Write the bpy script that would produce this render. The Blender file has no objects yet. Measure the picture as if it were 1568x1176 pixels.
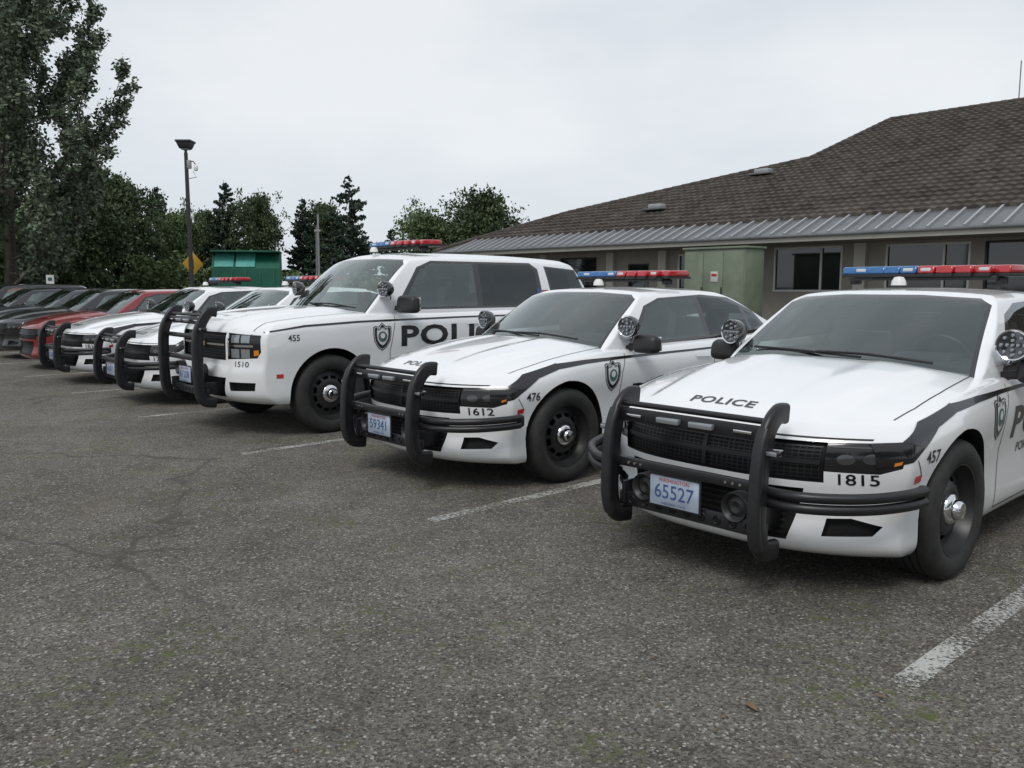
import bpy,bmesh,math,random
import numpy as np
from mathutils import Vector,Matrix
from mathutils.bvhtree import BVHTree
random.seed(3)
scene=bpy.context.scene
COL=scene.collection
PHI=math.radians(41.8); CP,SP=math.cos(PHI),math.sin(PHI)
def uw(u,w,z=0): return Vector((CP*u-SP*w,SP*u+CP*w,z))
# ------------------------------------------------------------------ materials
M={}
def newmat(name):
    m=bpy.data.materials.new(name); m.use_nodes=True; nt=m.node_tree
    b=nt.nodes['Principled BSDF']; M[name]=m
    return m,nt,b
def simple(name,col,rough=.5,metal=0,coat=0,spec=.5,noise=0,nscale=5,bump=0):
    m,nt,b=newmat(name)
    b.inputs['Base Color'].default_value=(*col,1); b.inputs['Roughness'].default_value=rough
    b.inputs['Metallic'].default_value=metal; b.inputs['Coat Weight'].default_value=coat
    b.inputs['Coat Roughness'].default_value=.03
    b.inputs['Specular IOR Level'].default_value=spec
    if noise or bump:
        tc=nt.nodes.new('ShaderNodeTexCoord'); n=nt.nodes.new('ShaderNodeTexNoise')
        n.inputs['Scale'].default_value=nscale; n.inputs['Detail'].default_value=6
        nt.links.new(tc.outputs['Object'],n.inputs['Vector'])
        if noise:
            r=nt.nodes.new('ShaderNodeValToRGB')
            r.color_ramp.elements[0].position=.3; r.color_ramp.elements[1].position=.7
            r.color_ramp.elements[0].color=(*[c*(1-noise) for c in col],1)
            r.color_ramp.elements[1].color=(*[min(1,c*(1+noise)) for c in col],1)
            nt.links.new(n.outputs['Fac'],r.inputs['Fac']); nt.links.new(r.outputs['Color'],b.inputs['Base Color'])
        if bump:
            bp=nt.nodes.new('ShaderNodeBump'); bp.inputs['Strength'].default_value=bump; bp.inputs['Distance'].default_value=.02
            nt.links.new(n.outputs['Fac'],bp.inputs['Height']); nt.links.new(bp.outputs['Normal'],b.inputs['Normal'])
    return m
simple('paint_white',(.86,.87,.88),.25,0,1,noise=.015,nscale=2.2)
simple('paint_red',(.22,.012,.012),.3,0,1,noise=.05)
simple('paint_black',(.012,.012,.014),.3,0,1)
simple('paint_grey',(.07,.075,.085),.3,.3,1)
simple('paint_silver',(.35,.36,.37),.3,.5,1)
simple('paint_blue',(.02,.035,.08),.3,.2,1)
simple('black_plastic',(.018,.018,.019),.45,noise=.2,nscale=30)
simple('black_powder',(.014,.014,.016),.38,noise=.2,nscale=12)
simple('seam',(.02,.02,.02),.7)
simple('grille_dark',(.006,.006,.007),.55,spec=.3)
simple('grille_bar',(.016,.016,.017),.35,spec=.4)
simple('gloss_black',(.01,.01,.011),.12,coat=1)
simple('lamp_black',(.012,.012,.013),.18,coat=.5,spec=.4)
simple('interior',(.085,.085,.088),.75,noise=.2)
simple('interior_dark',(.03,.03,.032),.8)
simple('headliner',(.14,.14,.135),.9)
simple('tire',(.024,.024,.023),.75,noise=.3,nscale=20)
simple('steel_black',(.02,.02,.021),.4)
simple('chrome',(.75,.75,.76),.12,1)
simple('lamp_lens',(.28,.30,.32),.08,.3,1)
simple('lamp_dark',(.07,.075,.08),.12,.5,1)
simple('lens_red',(.42,.015,.02),.15,coat=1)
simple('lens_blue',(.012,.12,.33),.15,coat=1)
simple('lens_clear',(.6,.63,.65),.15,coat=1)
simple('amber',(.7,.22,.02),.2,coat=1)
simple('marker_red',(.55,.03,.02),.25,coat=1)
simple('decal_black',(.012,.012,.014),.3,coat=.5)
simple('decal_white',(.75,.76,.77),.3,coat=.5)
simple('decal_green',(.07,.14,.12),.4)
simple('decal_blue',(.05,.09,.25),.4)
simple('decal_red',(.45,.03,.03),.4)
simple('decal_gold',(.5,.33,.06),.35,.4)
simple('plate_white',(.36,.43,.52),.4,noise=.25,nscale=9)
simple('white_plastic',(.75,.75,.73),.4)
def glassmat(name,tint,base,mul):
    m=bpy.data.materials.new(name); m.use_nodes=True; nt=m.node_tree; nt.nodes.clear(); M[name]=m
    o=nt.nodes.new('ShaderNodeOutputMaterial'); mx=nt.nodes.new('ShaderNodeMixShader')
    t=nt.nodes.new('ShaderNodeBsdfTransparent'); t.inputs[0].default_value=(*tint,1)
    g=nt.nodes.new('ShaderNodeBsdfGlossy'); g.inputs['Roughness'].default_value=.012; g.inputs['Color'].default_value=(.90,.97,.96,1)
    f=nt.nodes.new('ShaderNodeFresnel'); f.inputs[0].default_value=1.5
    a=nt.nodes.new('ShaderNodeMath'); a.operation='MULTIPLY_ADD'; a.inputs[1].default_value=mul; a.inputs[2].default_value=base; a.use_clamp=True
    nt.links.new(f.outputs[0],a.inputs[0]); nt.links.new(a.outputs[0],mx.inputs[0])
    nt.links.new(t.outputs[0],mx.inputs[1]); nt.links.new(g.outputs[0],mx.inputs[2]); nt.links.new(mx.outputs[0],o.inputs[0])
glassmat('glass',(.84,.92,.89),.07,1.5)
glassmat('glass_dark',(.22,.24,.23),.03,1.1)
simple('pane_dark',(.012,.014,.016),.05,coat=1)

# ------------------------------------------------------------------ helpers
def interp(keys):
    xs=[k[0] for k in keys]; ys=[k[1] for k in keys]
    if xs[0]>xs[-1]: xs=xs[::-1]; ys=ys[::-1]
    n=len(xs); d=[(ys[i+1]-ys[i])/(xs[i+1]-xs[i]) for i in range(n-1)]
    m=[d[0]]+[0 if d[i-1]*d[i]<=0 else 2*d[i-1]*d[i]/(d[i-1]+d[i]) for i in range(1,n-1)]+[d[-1]]
    def f(x):
        if x<=xs[0]: return ys[0]
        if x>=xs[-1]: return ys[-1]
        i=0
        while x>xs[i+1]: i+=1
        h=xs[i+1]-xs[i]; t=(x-xs[i])/h
        return (2*t**3-3*t*t+1)*ys[i]+(t**3-2*t*t+t)*h*m[i]+(-2*t**3+3*t*t)*ys[i+1]+(t**3-t*t)*h*m[i+1]
    return f
def sstep(a,b,x):
    t=max(0,min(1,(x-a)/(b-a))); return t*t*(3-2*t)
class MB:
    def __init__(s): s.v=[];s.f=[];s.m=[];s.mats=[]
    def mi(s,mat):
        if mat not in s.mats: s.mats.append(mat)
        return s.mats.index(mat)
    def add(s,verts,faces,mat):
        o=len(s.v); k=s.mi(mat); s.v.extend([tuple(v) for v in verts])
        for f in faces: s.f.append(tuple(i+o for i in f)); s.m.append(k)
    def bm(s,bm,mat,mtx=None):
        bm.verts.index_update()
        s.add([(mtx@v.co if mtx else v.co) for v in bm.verts],[[v.index for v in f.verts] for f in bm.faces],mat); bm.free()
    def box(s,c,size,mat,bev=0,rot=None,seg=2,taper=None):
        b=bmesh.new(); bmesh.ops.create_cube(b,size=1)
        for v in b.verts:
            if taper and v.co.z>0: v.co.x*=taper[0]; v.co.y*=taper[1]
            v.co=Vector((v.co.x*size[0],v.co.y*size[1],v.co.z*size[2]))
        if bev: bmesh.ops.bevel(b,geom=b.edges[:],offset=bev,segments=seg,affect='EDGES',profile=.5)
        mt=Matrix.Translation(c)
        if rot is not None: mt=mt@rot
        s.bm(b,mat,mt)
    def sweep(s,path,sec,mat,ref=Vector((0,1,0)),caps=True,scale=None):
        path=[Vector(p) for p in path]; n=len(sec); vs=[];fs=[]
        for i,p in enumerate(path):
            t=(path[min(i+1,len(path)-1)]-path[max(i-1,0)]).normalized()
            r=ref
            nn=t.cross(r); 
            if nn.length<1e-3: nn=t.cross(Vector((1,0,0)))
            nn.normalize(); b=nn.cross(t).normalized(); k=scale[i] if scale else 1
            for a,c in sec: vs.append(p+b*a*k+nn*c*k)
        for i in range(len(path)-1):
            for j in range(n):
                a=i*n+j; b=i*n+(j+1)%n; fs.append((a,b,b+n,a+n))
        if caps: fs.append(tuple(range(n))[::-1]); fs.append(tuple((len(path)-1)*n+j for j in range(n)))
        s.add(vs,fs,mat)
    def tube(s,path,r,mat,n=10,ref=Vector((0,0,1)),scale=None,caps=True):
        s.sweep(path,[(r*math.cos(2*math.pi*k/n),r*math.sin(2*math.pi*k/n)) for k in range(n)],mat,ref,caps,scale)
    def lathe(s,prof,mat,mtx=Matrix(),n=48,skip=None,closed=False):
        vs=[];fs=[];L=len(prof)
        for i in range(n):
            a=2*math.pi*i/n
            for r,h in prof: vs.append(mtx@Vector((r*math.cos(a),h,r*math.sin(a))))
        for i in range(n):
            for j in range(L if closed else L-1):
                if skip and skip(i,j): continue
                j2=(j+1)%L; i2=(i+1)%n
                fs.append((i*L+j,i2*L+j,i2*L+j2,i*L+j2))
        s.add(vs,fs,mat)
    def mesh(s,name,sharp=35,smooth=True):
        me=bpy.data.meshes.new(name); me.from_pydata(s.v,[],s.f); 
        for m in s.mats: me.materials.append(M[m])
        me.polygons.foreach_set('material_index',s.m)
        b=bmesh.new(); b.from_mesh(me); bmesh.ops.recalc_face_normals(b,faces=b.faces[:]); b.to_mesh(me); b.free()
        fin(me,sharp,smooth); return me
def fin(me,sharp=35,smooth=True):
    me.polygons.foreach_set('use_smooth',[smooth]*len(me.polygons))
    if smooth: me.set_sharp_from_angle(angle=math.radians(sharp))
    me.update()
def obj(name,me,parent=None,loc=(0,0,0),rot=(0,0,0)):
    o=bpy.data.objects.new(name,me); COL.objects.link(o); o.location=loc; o.rotation_euler=rot
    if parent: o.parent=parent
    return o
def empty(name,loc=(0,0,0),rz=0,sc=1):
    o=bpy.data.objects.new(name,None); COL.objects.link(o); o.location=loc; o.rotation_euler=(0,0,rz); o.scale=(sc,sc,sc); o.empty_display_size=.3
    return o
def rrect(w,h,r,k=3):
    pts=[]
    for cx,cy,a0 in ((w/2-r,h/2-r,0),(-w/2+r,h/2-r,90),(-w/2+r,-h/2+r,180),(w/2-r,-h/2+r,270)):
        for i in range(k+1):
            a=math.radians(a0+90*i/k); pts.append((cx+r*math.cos(a),cy+r*math.sin(a)))
    return pts
def smoothpath(pts,n=6):
    pts=[Vector(p) for p in pts]; out=[]
    for i in range(len(pts)-1):
        p0=pts[max(i-1,0)];p1=pts[i];p2=pts[i+1];p3=pts[min(i+2,len(pts)-1)]
        for k in range(n):
            t=k/n; out.append(.5*((2*p1)+(p2-p0)*t+(2*p0-5*p1+4*p2-p3)*t*t+(-p0+3*p1-3*p2+p3)*t**3))
    out.append(pts[-1]); return out
def evalmods(me,setup):
    o=bpy.data.objects.new('tmp',me); COL.objects.link(o); ex=setup(o) or []
    dg=bpy.context.evaluated_depsgraph_get(); dg.update()
    r=bpy.data.meshes.new_from_object(o.evaluated_get(dg))
    for x in [o]+ex: bpy.data.objects.remove(x)
    return r
def cube_shell(P,A,B,C):
    bm=bmesh.new(); d={}
    nA,nB,nC=len(A)-1,len(B)-1,len(C)-1
    def V(i,j,k):
        if (i,j,k) not in d: d[(i,j,k)]=bm.verts.new(P(A[i],B[j],C[k]))
        return d[(i,j,k)]
    for i in range(nA):
        for j in range(nB):
            for k in (0,nC):
                f=[V(i,j,k),V(i+1,j,k),V(i+1,j+1,k),V(i,j+1,k)]; bm.faces.new(f if k else f[::-1])
    for i in range(nA):
        for k in range(nC):
            for j in (0,nB):
                f=[V(i,j,k),V(i,j,k+1),V(i+1,j,k+1),V(i+1,j,k)]; bm.faces.new(f if j else f[::-1])
    for j in range(nB):
        for k in range(nC):
            for i in (0,nA):
                f=[V(i,j,k),V(i,j+1,k),V(i,j+1,k+1),V(i,j,k+1)]; bm.faces.new(f if i else f[::-1])
    bmesh.ops.recalc_face_normals(bm,faces=bm.faces[:])
    me=bpy.data.meshes.new('shell'); bm.to_mesh(me); bm.free()
    def s(o):
        m=o.modifiers.new('s','SUBSURF'); m.levels=1
    return evalmods(me,s)
def cut(bm,poly,ax,pred,mat,recess=None,sidemat=None):
    a,b=ax; lo=(min(p[0] for p in poly),min(p[1] for p in poly)); hi=(max(p[0] for p in poly),max(p[1] for p in poly))
    bm.normal_update()
    cand=[]
    for f in bm.faces:
        if not pred(f.normal,f.verts[0].co): continue
        ua=[v.co[a] for v in f.verts]; 
        if max(ua)<lo[0] or min(ua)>hi[0]: continue
        ub=[v.co[b] for v in f.verts]
        if max(ub)<lo[1] or min(ub)>hi[1]: continue
        cand.append(f)
    if not cand: print('cut: none',mat,poly[:2]); return []
    n=len(poly)
    for i in range(n):
        p=poly[i];q=poly[(i+1)%n]
        co=Vector((0,0,0));co[a]=p[0];co[b]=p[1]; no=Vector((0,0,0)); no[a]=-(q[1]-p[1]); no[b]=q[0]-p[0]; no.normalize()
        es=set();vs=set()
        for f in cand: es.update(f.edges); vs.update(f.verts)
        r=bmesh.ops.bisect_plane(bm,geom=cand+list(es)+list(vs),dist=1e-5,plane_co=co,plane_no=no)
        cand=[g for g in r['geom'] if isinstance(g,bmesh.types.BMFace)]
    area=sum(poly[i][0]*poly[(i+1)%n][1]-poly[(i+1)%n][0]*poly[i][1] for i in range(n)); sg=1 if area>0 else -1
    res=[]
    for f in cand:
        c=f.calc_center_median(); ok=True
        for i in range(n):
            p=poly[i];q=poly[(i+1)%n]
            if sg*((q[0]-p[0])*(c[b]-p[1])-(q[1]-p[1])*(c[a]-p[0]))<-1e-6: ok=False;break
        if ok: f.material_index=mat; res.append(f)
    if recess and res:
        r=bmesh.ops.extrude_face_region(bm,geom=res)
        nv=[g for g in r['geom'] if isinstance(g,bmesh.types.BMVert)]; nf=set(g for g in r['geom'] if isinstance(g,bmesh.types.BMFace))
        for v in nv: v.co+=Vector(recess)
        for v in nv:
            for f in v.link_faces:
                if f not in nf: f.material_index=mat if sidemat is None else sidemat
        dead=[f for f in res if f.is_valid and f not in nf]
        if dead: bmesh.ops.delete(bm,geom=dead,context='FACES_ONLY')
        res=list(nf)
    return res
def mir(poly): return [(-p[0],p[1]) for p in poly][::-1]

def text2d(s,size,bold=0,xs=1.0):
    cu=bpy.data.curves.new('t','FONT'); cu.body=s; cu.size=size; cu.offset=bold*size; cu.align_x='CENTER'; cu.align_y='CENTER'; cu.resolution_u=3
    if bold>.015: cu.space_character=1.08
    o=bpy.data.objects.new('t',cu); COL.objects.link(o); dg=bpy.context.evaluated_depsgraph_get(); dg.update()
    me=bpy.data.meshes.new_from_object(o.evaluated_get(dg)); bpy.data.objects.remove(o)
    for v in me.vertices: v.co.x*=xs
    return me
def polymesh(pts):
    me=bpy.data.meshes.new('p'); me.from_pydata([(p[0],p[1],0) for p in pts],[],[tuple(range(len(pts)))]); return me
def stripmesh(pts,w):
    w=w if isinstance(w,(list,tuple)) else [w]*len(pts)
    vs=[];fs=[];P=[Vector((p[0],p[1])) for p in pts]
    for i,p in enumerate(P):
        t=(P[min(i+1,len(P)-1)]-P[max(i-1,0)]).normalized(); n=Vector((-t.y,t.x))
        vs+=[(*(p+n*w[i]/2),0),(*(p-n*w[i]/2),0)]
    for i in range(len(P)-1): fs.append((2*i,2*i+1,2*i+3,2*i+2))
    me=bpy.data.meshes.new('p'); me.from_pydata(vs,[],fs); return me
def decal(mb,me2,org,R,U,d,bvh,mat,off=.002,L=.04):
    bm=bmesh.new(); bm.from_mesh(me2); bpy.data.meshes.remove(me2)
    for ax in (0,1):
        lo=min(v.co[ax] for v in bm.verts); hi=max(v.co[ax] for v in bm.verts)
        k=math.floor(lo/L)+1
        while k*L<hi:
            co=Vector((0,0,0));co[ax]=k*L;no=Vector((0,0,0));no[ax]=1
            bmesh.ops.bisect_plane(bm,geom=bm.verts[:]+bm.edges[:]+bm.faces[:],dist=1e-5,plane_co=co,plane_no=no); k+=1
    bmesh.ops.triangulate(bm,faces=bm.faces[:])
    org=Vector(org);R=Vector(R);U=Vector(U);d=Vector(d); dead=[]
    for v in bm.verts:
        p=org+R*v.co.x+U*v.co.y-d*3
        h=bvh.ray_cast(p,d)
        if h[0] is None: dead.append(v); continue
        n=h[1] if h[1].dot(d)<0 else -h[1]
        v.co=h[0]+n*off
    if dead: bmesh.ops.delete(bm,geom=dead,context='VERTS')
    mb.bm(bm,mat)
FR=((0,1,0),(0,0,1),(-1,0,0))
TOP=((0,1,0),(-1,0,0),(0,0,-1))
def SD(s): return ((-s,0,0),(0,0,1),(0,-s,0))
def side(mb,me2,x,z,s,bvh,mat,off=.002,L=.05): decal(mb,me2,(x,0,z),*SD(s),bvh,mat,off,L)
def sidepoly(mb,pts,s,bvh,mat,off=.002,L=.05):
    side(mb,polymesh([(-s*p[0],p[1]) for p in pts]),0,0,s,bvh,mat,off,L)
def sidestrip(mb,pts,w,s,bvh,mat,off=.0015,L=.05):
    q=[]; W=[]
    ww=w if isinstance(w,(list,tuple)) else [w]*len(pts)
    for i in range(len(pts)-1):
        n=max(1,int(math.dist(pts[i],pts[i+1])/.08))
        for k in range(n): t=k/n; q.append((-s*(pts[i][0]*(1-t)+pts[i+1][0]*t),pts[i][1]*(1-t)+pts[i+1][1]*t)); W.append(ww[i]*(1-t)+ww[i+1]*t)
    q.append((-s*pts[-1][0],pts[-1][1])); W.append(ww[-1])
    side(mb,stripmesh(q,W),0,0,s,bvh,mat,off,L)

def wheel_mesh(r,name):
    k=r/.363; mb=MB()
    T=[(.236,.10),(.25,.112),(.29,.122),(.33,.118),(.352,.10),(.361,.08),(.363,.05),(.363,.045),(.354,.043),(.354,.033),(.363,.031),(.363,.006),(.354,.005),(.354,-.005),(.363,-.006),(.363,-.031),(.354,-.033),(.354,-.043),(.363,-.045),(.361,-.08),(.352,-.1),(.30,-.118),(.236,-.1)]
    mb.lathe([(a*k,b) for a,b in T],'tire',n=64,closed=True)
    rim=[(.238,.10),(.240,.108),(.232,.106),(.226,.08),(.214,.055),(.205,.035),(.168,.042),(.140,.058),(.112,.072),(.09,.07),(.078,.055),(.03,.05)]
    mb.lathe([(a*k,b) for a,b in rim],'steel_black',n=72,skip=lambda i,j: j==6 and i%6 in(1,2,3,4))
    mb.lathe([(a*k,b) for a,b in [(.205,.035),(.2,-.03),(.22,-.09)]],'steel_black',n=48)
    mb.lathe([(a*k,b) for a,b in [(.0,-.0),(.19,-.0)]],'grille_dark',n=32)
    mb.lathe([(a*k,b) for a,b in [(.085,.055),(.083,.075),(.072,.088),(.054,.094),(.050,.118),(.040,.13),(.0,.134)]],'chrome',n=36)
    return mb.mesh(name)

def build_vehicle(S):
    mats=['paint_white','black_plastic','grille_dark','gloss_black','interior_dark','glass','glass_dark','lamp_black']
    def P(a,b,c):
        xf=S['fx'](c)-S['sw'](c)*abs(b)**S['pf']; xr=S['rx'](c)+.30*abs(b)**3.2
        x=xr+(xf-xr)*a
        y=b*S['Y'](x)*S['prof'](c)
        e=S['zte'](x); ct=S['ztc'](x); zt=e+(ct-e)*(1-abs(b)**2.4)
        zt+=S['hoodf'](x,abs(b))
        zb=S['zb'](x)
        return Vector((x,y,zb+(zt-zb)*c))
    A=sorted(set([i/64 for i in range(65)]+[.995,.985,.97,.96,.005,.015]))
    B=[-1,-.97,-.93,-.86]+[-.8+.05*i for i in range(33)]+[.86,.93,.97,1]
    C=[0,.03,.08]+[.14+.07*i for i in range(11)]+[.9,.94,.97,1]
    me=cube_shell(P,A,B,C)
    for m in mats: me.materials.append(M[m])
    R=S['R']; ar=S['ar']
    def sb(o):
        ex=[]
        for ax in (0,-S['wb']):
            for sg in (1,-1):
                mb=MB(); n=64; vs=[];
                for y in (.52,1.3):
                    for i in range(n):
                        a=2*math.pi*i/n; vs.append((ax+ar*math.cos(a),sg*y,R+.01+ar*math.sin(a)))
                fs=[tuple(range(n)),tuple(range(n,2*n))[::-1]]+[(i,(i+1)%n,(i+1)%n+n,i+n) for i in range(n)]
                mb.add(vs,fs,'black_plastic'); cm=mb.mesh('c'); c=bpy.data.objects.new('c',cm); COL.objects.link(c); ex.append(c)
                m=o.modifiers.new('b','BOOLEAN'); m.object=c; m.operation='DIFFERENCE'; m.solver='EXACT'
        return ex
    me=evalmods(me,sb)
    bm=bmesh.new(); bm.from_mesh(me)
    for f in bm.faces:
        c=f.calc_center_median(); f.material_index=0
        for ax in (0,-S['wb']):
            if math.hypot(c.x-ax,c.z-R-.01)<ar+.001 and abs(c.y)>.515: f.material_index=1
        if c.z<S['zblack']: f.material_index=1
    V0=[v.co.copy() for v in bm.verts]; bm.verts.index_update(); F0=[[v.index for v in f.verts] for f in bm.faces]
    S['bcuts'](bm)
    gs0,gs1=S['gsw']
    def G(a,b,c):
        xf=S['gfx'](c)-(gs0+(gs1-gs0)*c)*abs(b)**2.3; xr=S['grx'](c)+.16*abs(b)**3
        x=xr+(xf-xr)*a
        y=b*S['gY'](c)*S['gplan'](x)
        z=S['gz0']+(S['groof'](x)-S['gcrown']*abs(b)**2.6-S['gz0'])*c
        return Vector((x,y,z))
    A=sorted(set([i/44 for i in range(45)]+[.992,.98,.008,.02])); B=sorted([-1,-.96,-.9]+[-.82+.082*i for i in range(21)]+[.9,.96,1]); C=[i/14 for i in range(14)]+[.95,.98,1]
    gm=cube_shell(G,A,B,C)
    bg=bmesh.new(); bg.from_mesh(gm)
    bmesh.ops.delete(bg,geom=[f for f in bg.faces if f.normal.z<-.8],context='FACES')
    for f in bg.faces: f.material_index=0
    o=len(V0); bg.verts.index_update()
    bvh=BVHTree.FromPolygons(V0+[v.co.copy() for v in bg.verts],F0+[[v.index+o for v in f.verts] for f in bg.faces])
    S['gcuts'](bg)
    res={}
    for nm,b in (('body',bm),('cabin',bg)):
        m2=bpy.data.meshes.new(S['name']+'_'+nm)
        for m in mats: m2.materials.append(M[m])
        b.to_mesh(m2); b.free()
        fin(m2,32); res[nm]=m2
    return res,bvh

def seat(mb,x,y,z,s=1):
    mb.box((x,y,z),(.14,.5,.6),'interior',.05,Matrix.Rotation(math.radians(-14),4,'Y'))
    mb.box((x-.09,y,z+.36),(.09,.26,.17),'interior',.035)

# =============================================================== SEDAN
sed=dict(name='sedan',R=.363,ar=.412,wb=3.05,pf=3.0,zblack=.2)
sed['fx']=interp([(0,.80),(.06,.90),(.15,.925),(.3,.90),(.45,.895),(.6,.91),(.8,.905),(.92,.875),(1,.80)])
sed['sw']=interp([(0,.36),(.5,.37),(1,.34)])
sed['rx']=interp([(0,-4.0),(.15,-4.1),(.5,-4.14),(.8,-4.1),(1,-4.02)])
sed['Y']=interp([(-4.14,.82),(-3.8,.90),(-3.4,.945),(-3.05,.962),(-2.6,.945),(-2.1,.925),(-1.2,.915),(-.6,.925),(-.2,.945),(.05,.95),(.35,.93),(.6,.90),(.95,.86)])
sed['prof']=interp([(0,.91),(.08,.955),(.2,.965),(.4,.965),(.55,.975),(.7,.995),(.8,1.0),(.9,.985),(1,.935)])
sed['ztc']=interp([(-4.14,1.06),(-4.0,1.10),(-3.4,1.12),(-3.0,1.04),(-1.0,1.02),(-.45,1.06),(-.1,1.03),(.3,.975),(.6,.905),(.75,.855),(.9,.80)])
sed['zte']=interp([(-4.14,1.0),(-3.8,1.04),(-3.2,1.05),(-2.4,1.02),(-1.2,.985),(-.6,.975),(-.1,.945),(.3,.885),(.55,.825),(.8,.775)])
sed['zb']=interp([(-4.14,.30),(-3.5,.24),(-2.6,.20),(-.5,.195),(.5,.19),(.95,.20)])
def hf(x,b):
    g=sstep(-.5,-.3,x)*sstep(.82,.55,x)
    e=.60+.10*sstep(.5,-.3,x)
    return .026*g*sstep(e+.05,e-.02,b)-.014*g*sstep(.40,.27,b)
sed['hoodf']=hf
pfr=lambda n,c: n.x>.12 and c.x>.4
def bcuts(bm):
    cut(bm,[(-.60,.575),(.60,.575),(.60,.765),(-.60,.765)],(1,2),pfr,2,(-.035,0,0),2)
    hl=[(.600,.630),(.80,.625),(.875,.655),(.890,.745),(.80,.770),(.600,.765)]
    cut(bm,hl,(1,2),lambda n,c:n.x>.05 and c.x>.4,7,(-.006,0,0),1); cut(bm,mir(hl),(1,2),lambda n,c:n.x>.05 and c.x>.4,7,(-.006,0,0),1)
    cut(bm,[(-.46,.285),(.46,.285),(.52,.54),(-.52,.54)],(1,2),pfr,2,(-.05,0,0),1)
    fg=[(.60,.315),(.78,.325),(.81,.37),(.70,.405),(.61,.40)]
    cut(bm,fg,(1,2),pfr,2,(-.05,0,0),1); cut(bm,mir(fg),(1,2),pfr,2,(-.05,0,0),1)
    up=lambda n,c:n.z>.5
    cut(bm,[(-.35,-.25),(-.35,.25),(-.46,.60),(-.60,.76),(-1.0,.76),(-1.0,-.76),(-.60,-.76),(-.46,-.60)],(0,1),up,1)
    cut(bm,[(-1.0,-.74),(-1.0,.74),(-3.3,.68),(-3.3,-.68)],(0,1),up,4,(0,0,-.3))
sed['bcuts']=bcuts
sed['gfx']=interp([(0,-.22),(.2,-.385),(.5,-.63),(.8,-.89),(.93,-1.01),(1,-1.12)])
sed['gsw']=(.22,.09)
sed['grx']=interp([(0,-3.75),(.3,-3.5),(.6,-3.15),(.9,-2.72),(1,-2.5)])
sed['gY']=interp([(0,.845),(.15,.84),(.5,.78),(.85,.70),(.94,.67),(1,.615)])
sed['gplan']=interp([(-3.7,.78),(-3.2,.88),(-2.6,.95),(-2.0,.99),(-1.0,1.0),(-.6,.975),(-.3,.92)])
sed['groof']=interp([(-3.0,1.40),(-2.6,1.445),(-2.0,1.483),(-1.7,1.487),(-1.3,1.477),(-1.0,1.455)])
sed['gz0']=.93; sed['gcrown']=.035
def inset(poly,d):
    n=len(poly)
    ar=sum(poly[i][0]*poly[(i+1)%n][1]-poly[(i+1)%n][0]*poly[i][1] for i in range(n)); s=1 if ar>0 else -1
    out=[]
    for i in range(n):
        p=Vector(poly[i-1]);q=Vector(poly[i]);r=Vector(poly[(i+1)%n])
        e1=(q-p).normalized();e2=(r-q).normalized(); n1=Vector((-e1.y,e1.x))*s;n2=Vector((-e2.y,e2.x))*s
        b=(n1+n2); b=b/b.length; k=d/max(.3,b.dot(n1)); out.append(tuple(q+b*k))
    return out
def gcuts(bg):
    pw=lambda n,c:n.x>.2 and c.x>-1.5
    wsp=[(-.81,.90),(.81,.90),(.66,1.38),(.58,1.42),(.25,1.44),(-.25,1.44),(-.58,1.42),(-.66,1.38)]
    cut(bg,wsp,(1,2),pw,3); cut(bg,inset(wsp,.022),(1,2),pw,5)
    rw=[(-.60,1.10),(.60,1.10),(.54,1.38),(.3,1.40),(-.3,1.40),(-.54,1.38)]
    pr=lambda n,c:n.x<-.2 and c.x<-2.4
    cut(bg,rw,(1,2),pr,3); cut(bg,inset(rw,.025),(1,2),pr,5)
    for s in (1,-1):
        ps=lambda n,c:n.y*s>.35
        tr=[(-.78,1.0),(-1.12,1.325),(-1.35,1.39),(-2.0,1.415),(-2.45,1.385),(-2.85,1.25),(-3.02,1.11),(-2.9,1.03)]
        cut(bg,tr,(0,2),ps,3)
        cut(bg,[(-.88,1.03),(-1.15,1.305),(-1.36,1.37),(-1.84,1.393),(-1.88,1.045)],(0,2),ps,5)
        cut(bg,[(-1.95,1.05),(-1.92,1.393),(-2.3,1.375),(-2.6,1.30),(-2.68,1.07)],(0,2),ps,6)
        cut(bg,[(-2.73,1.075),(-2.68,1.265),(-2.80,1.22),(-2.94,1.11)],(0,2),ps,6)
sed['gcuts']=gcuts
SED,SBVH=build_vehicle(sed)

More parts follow.
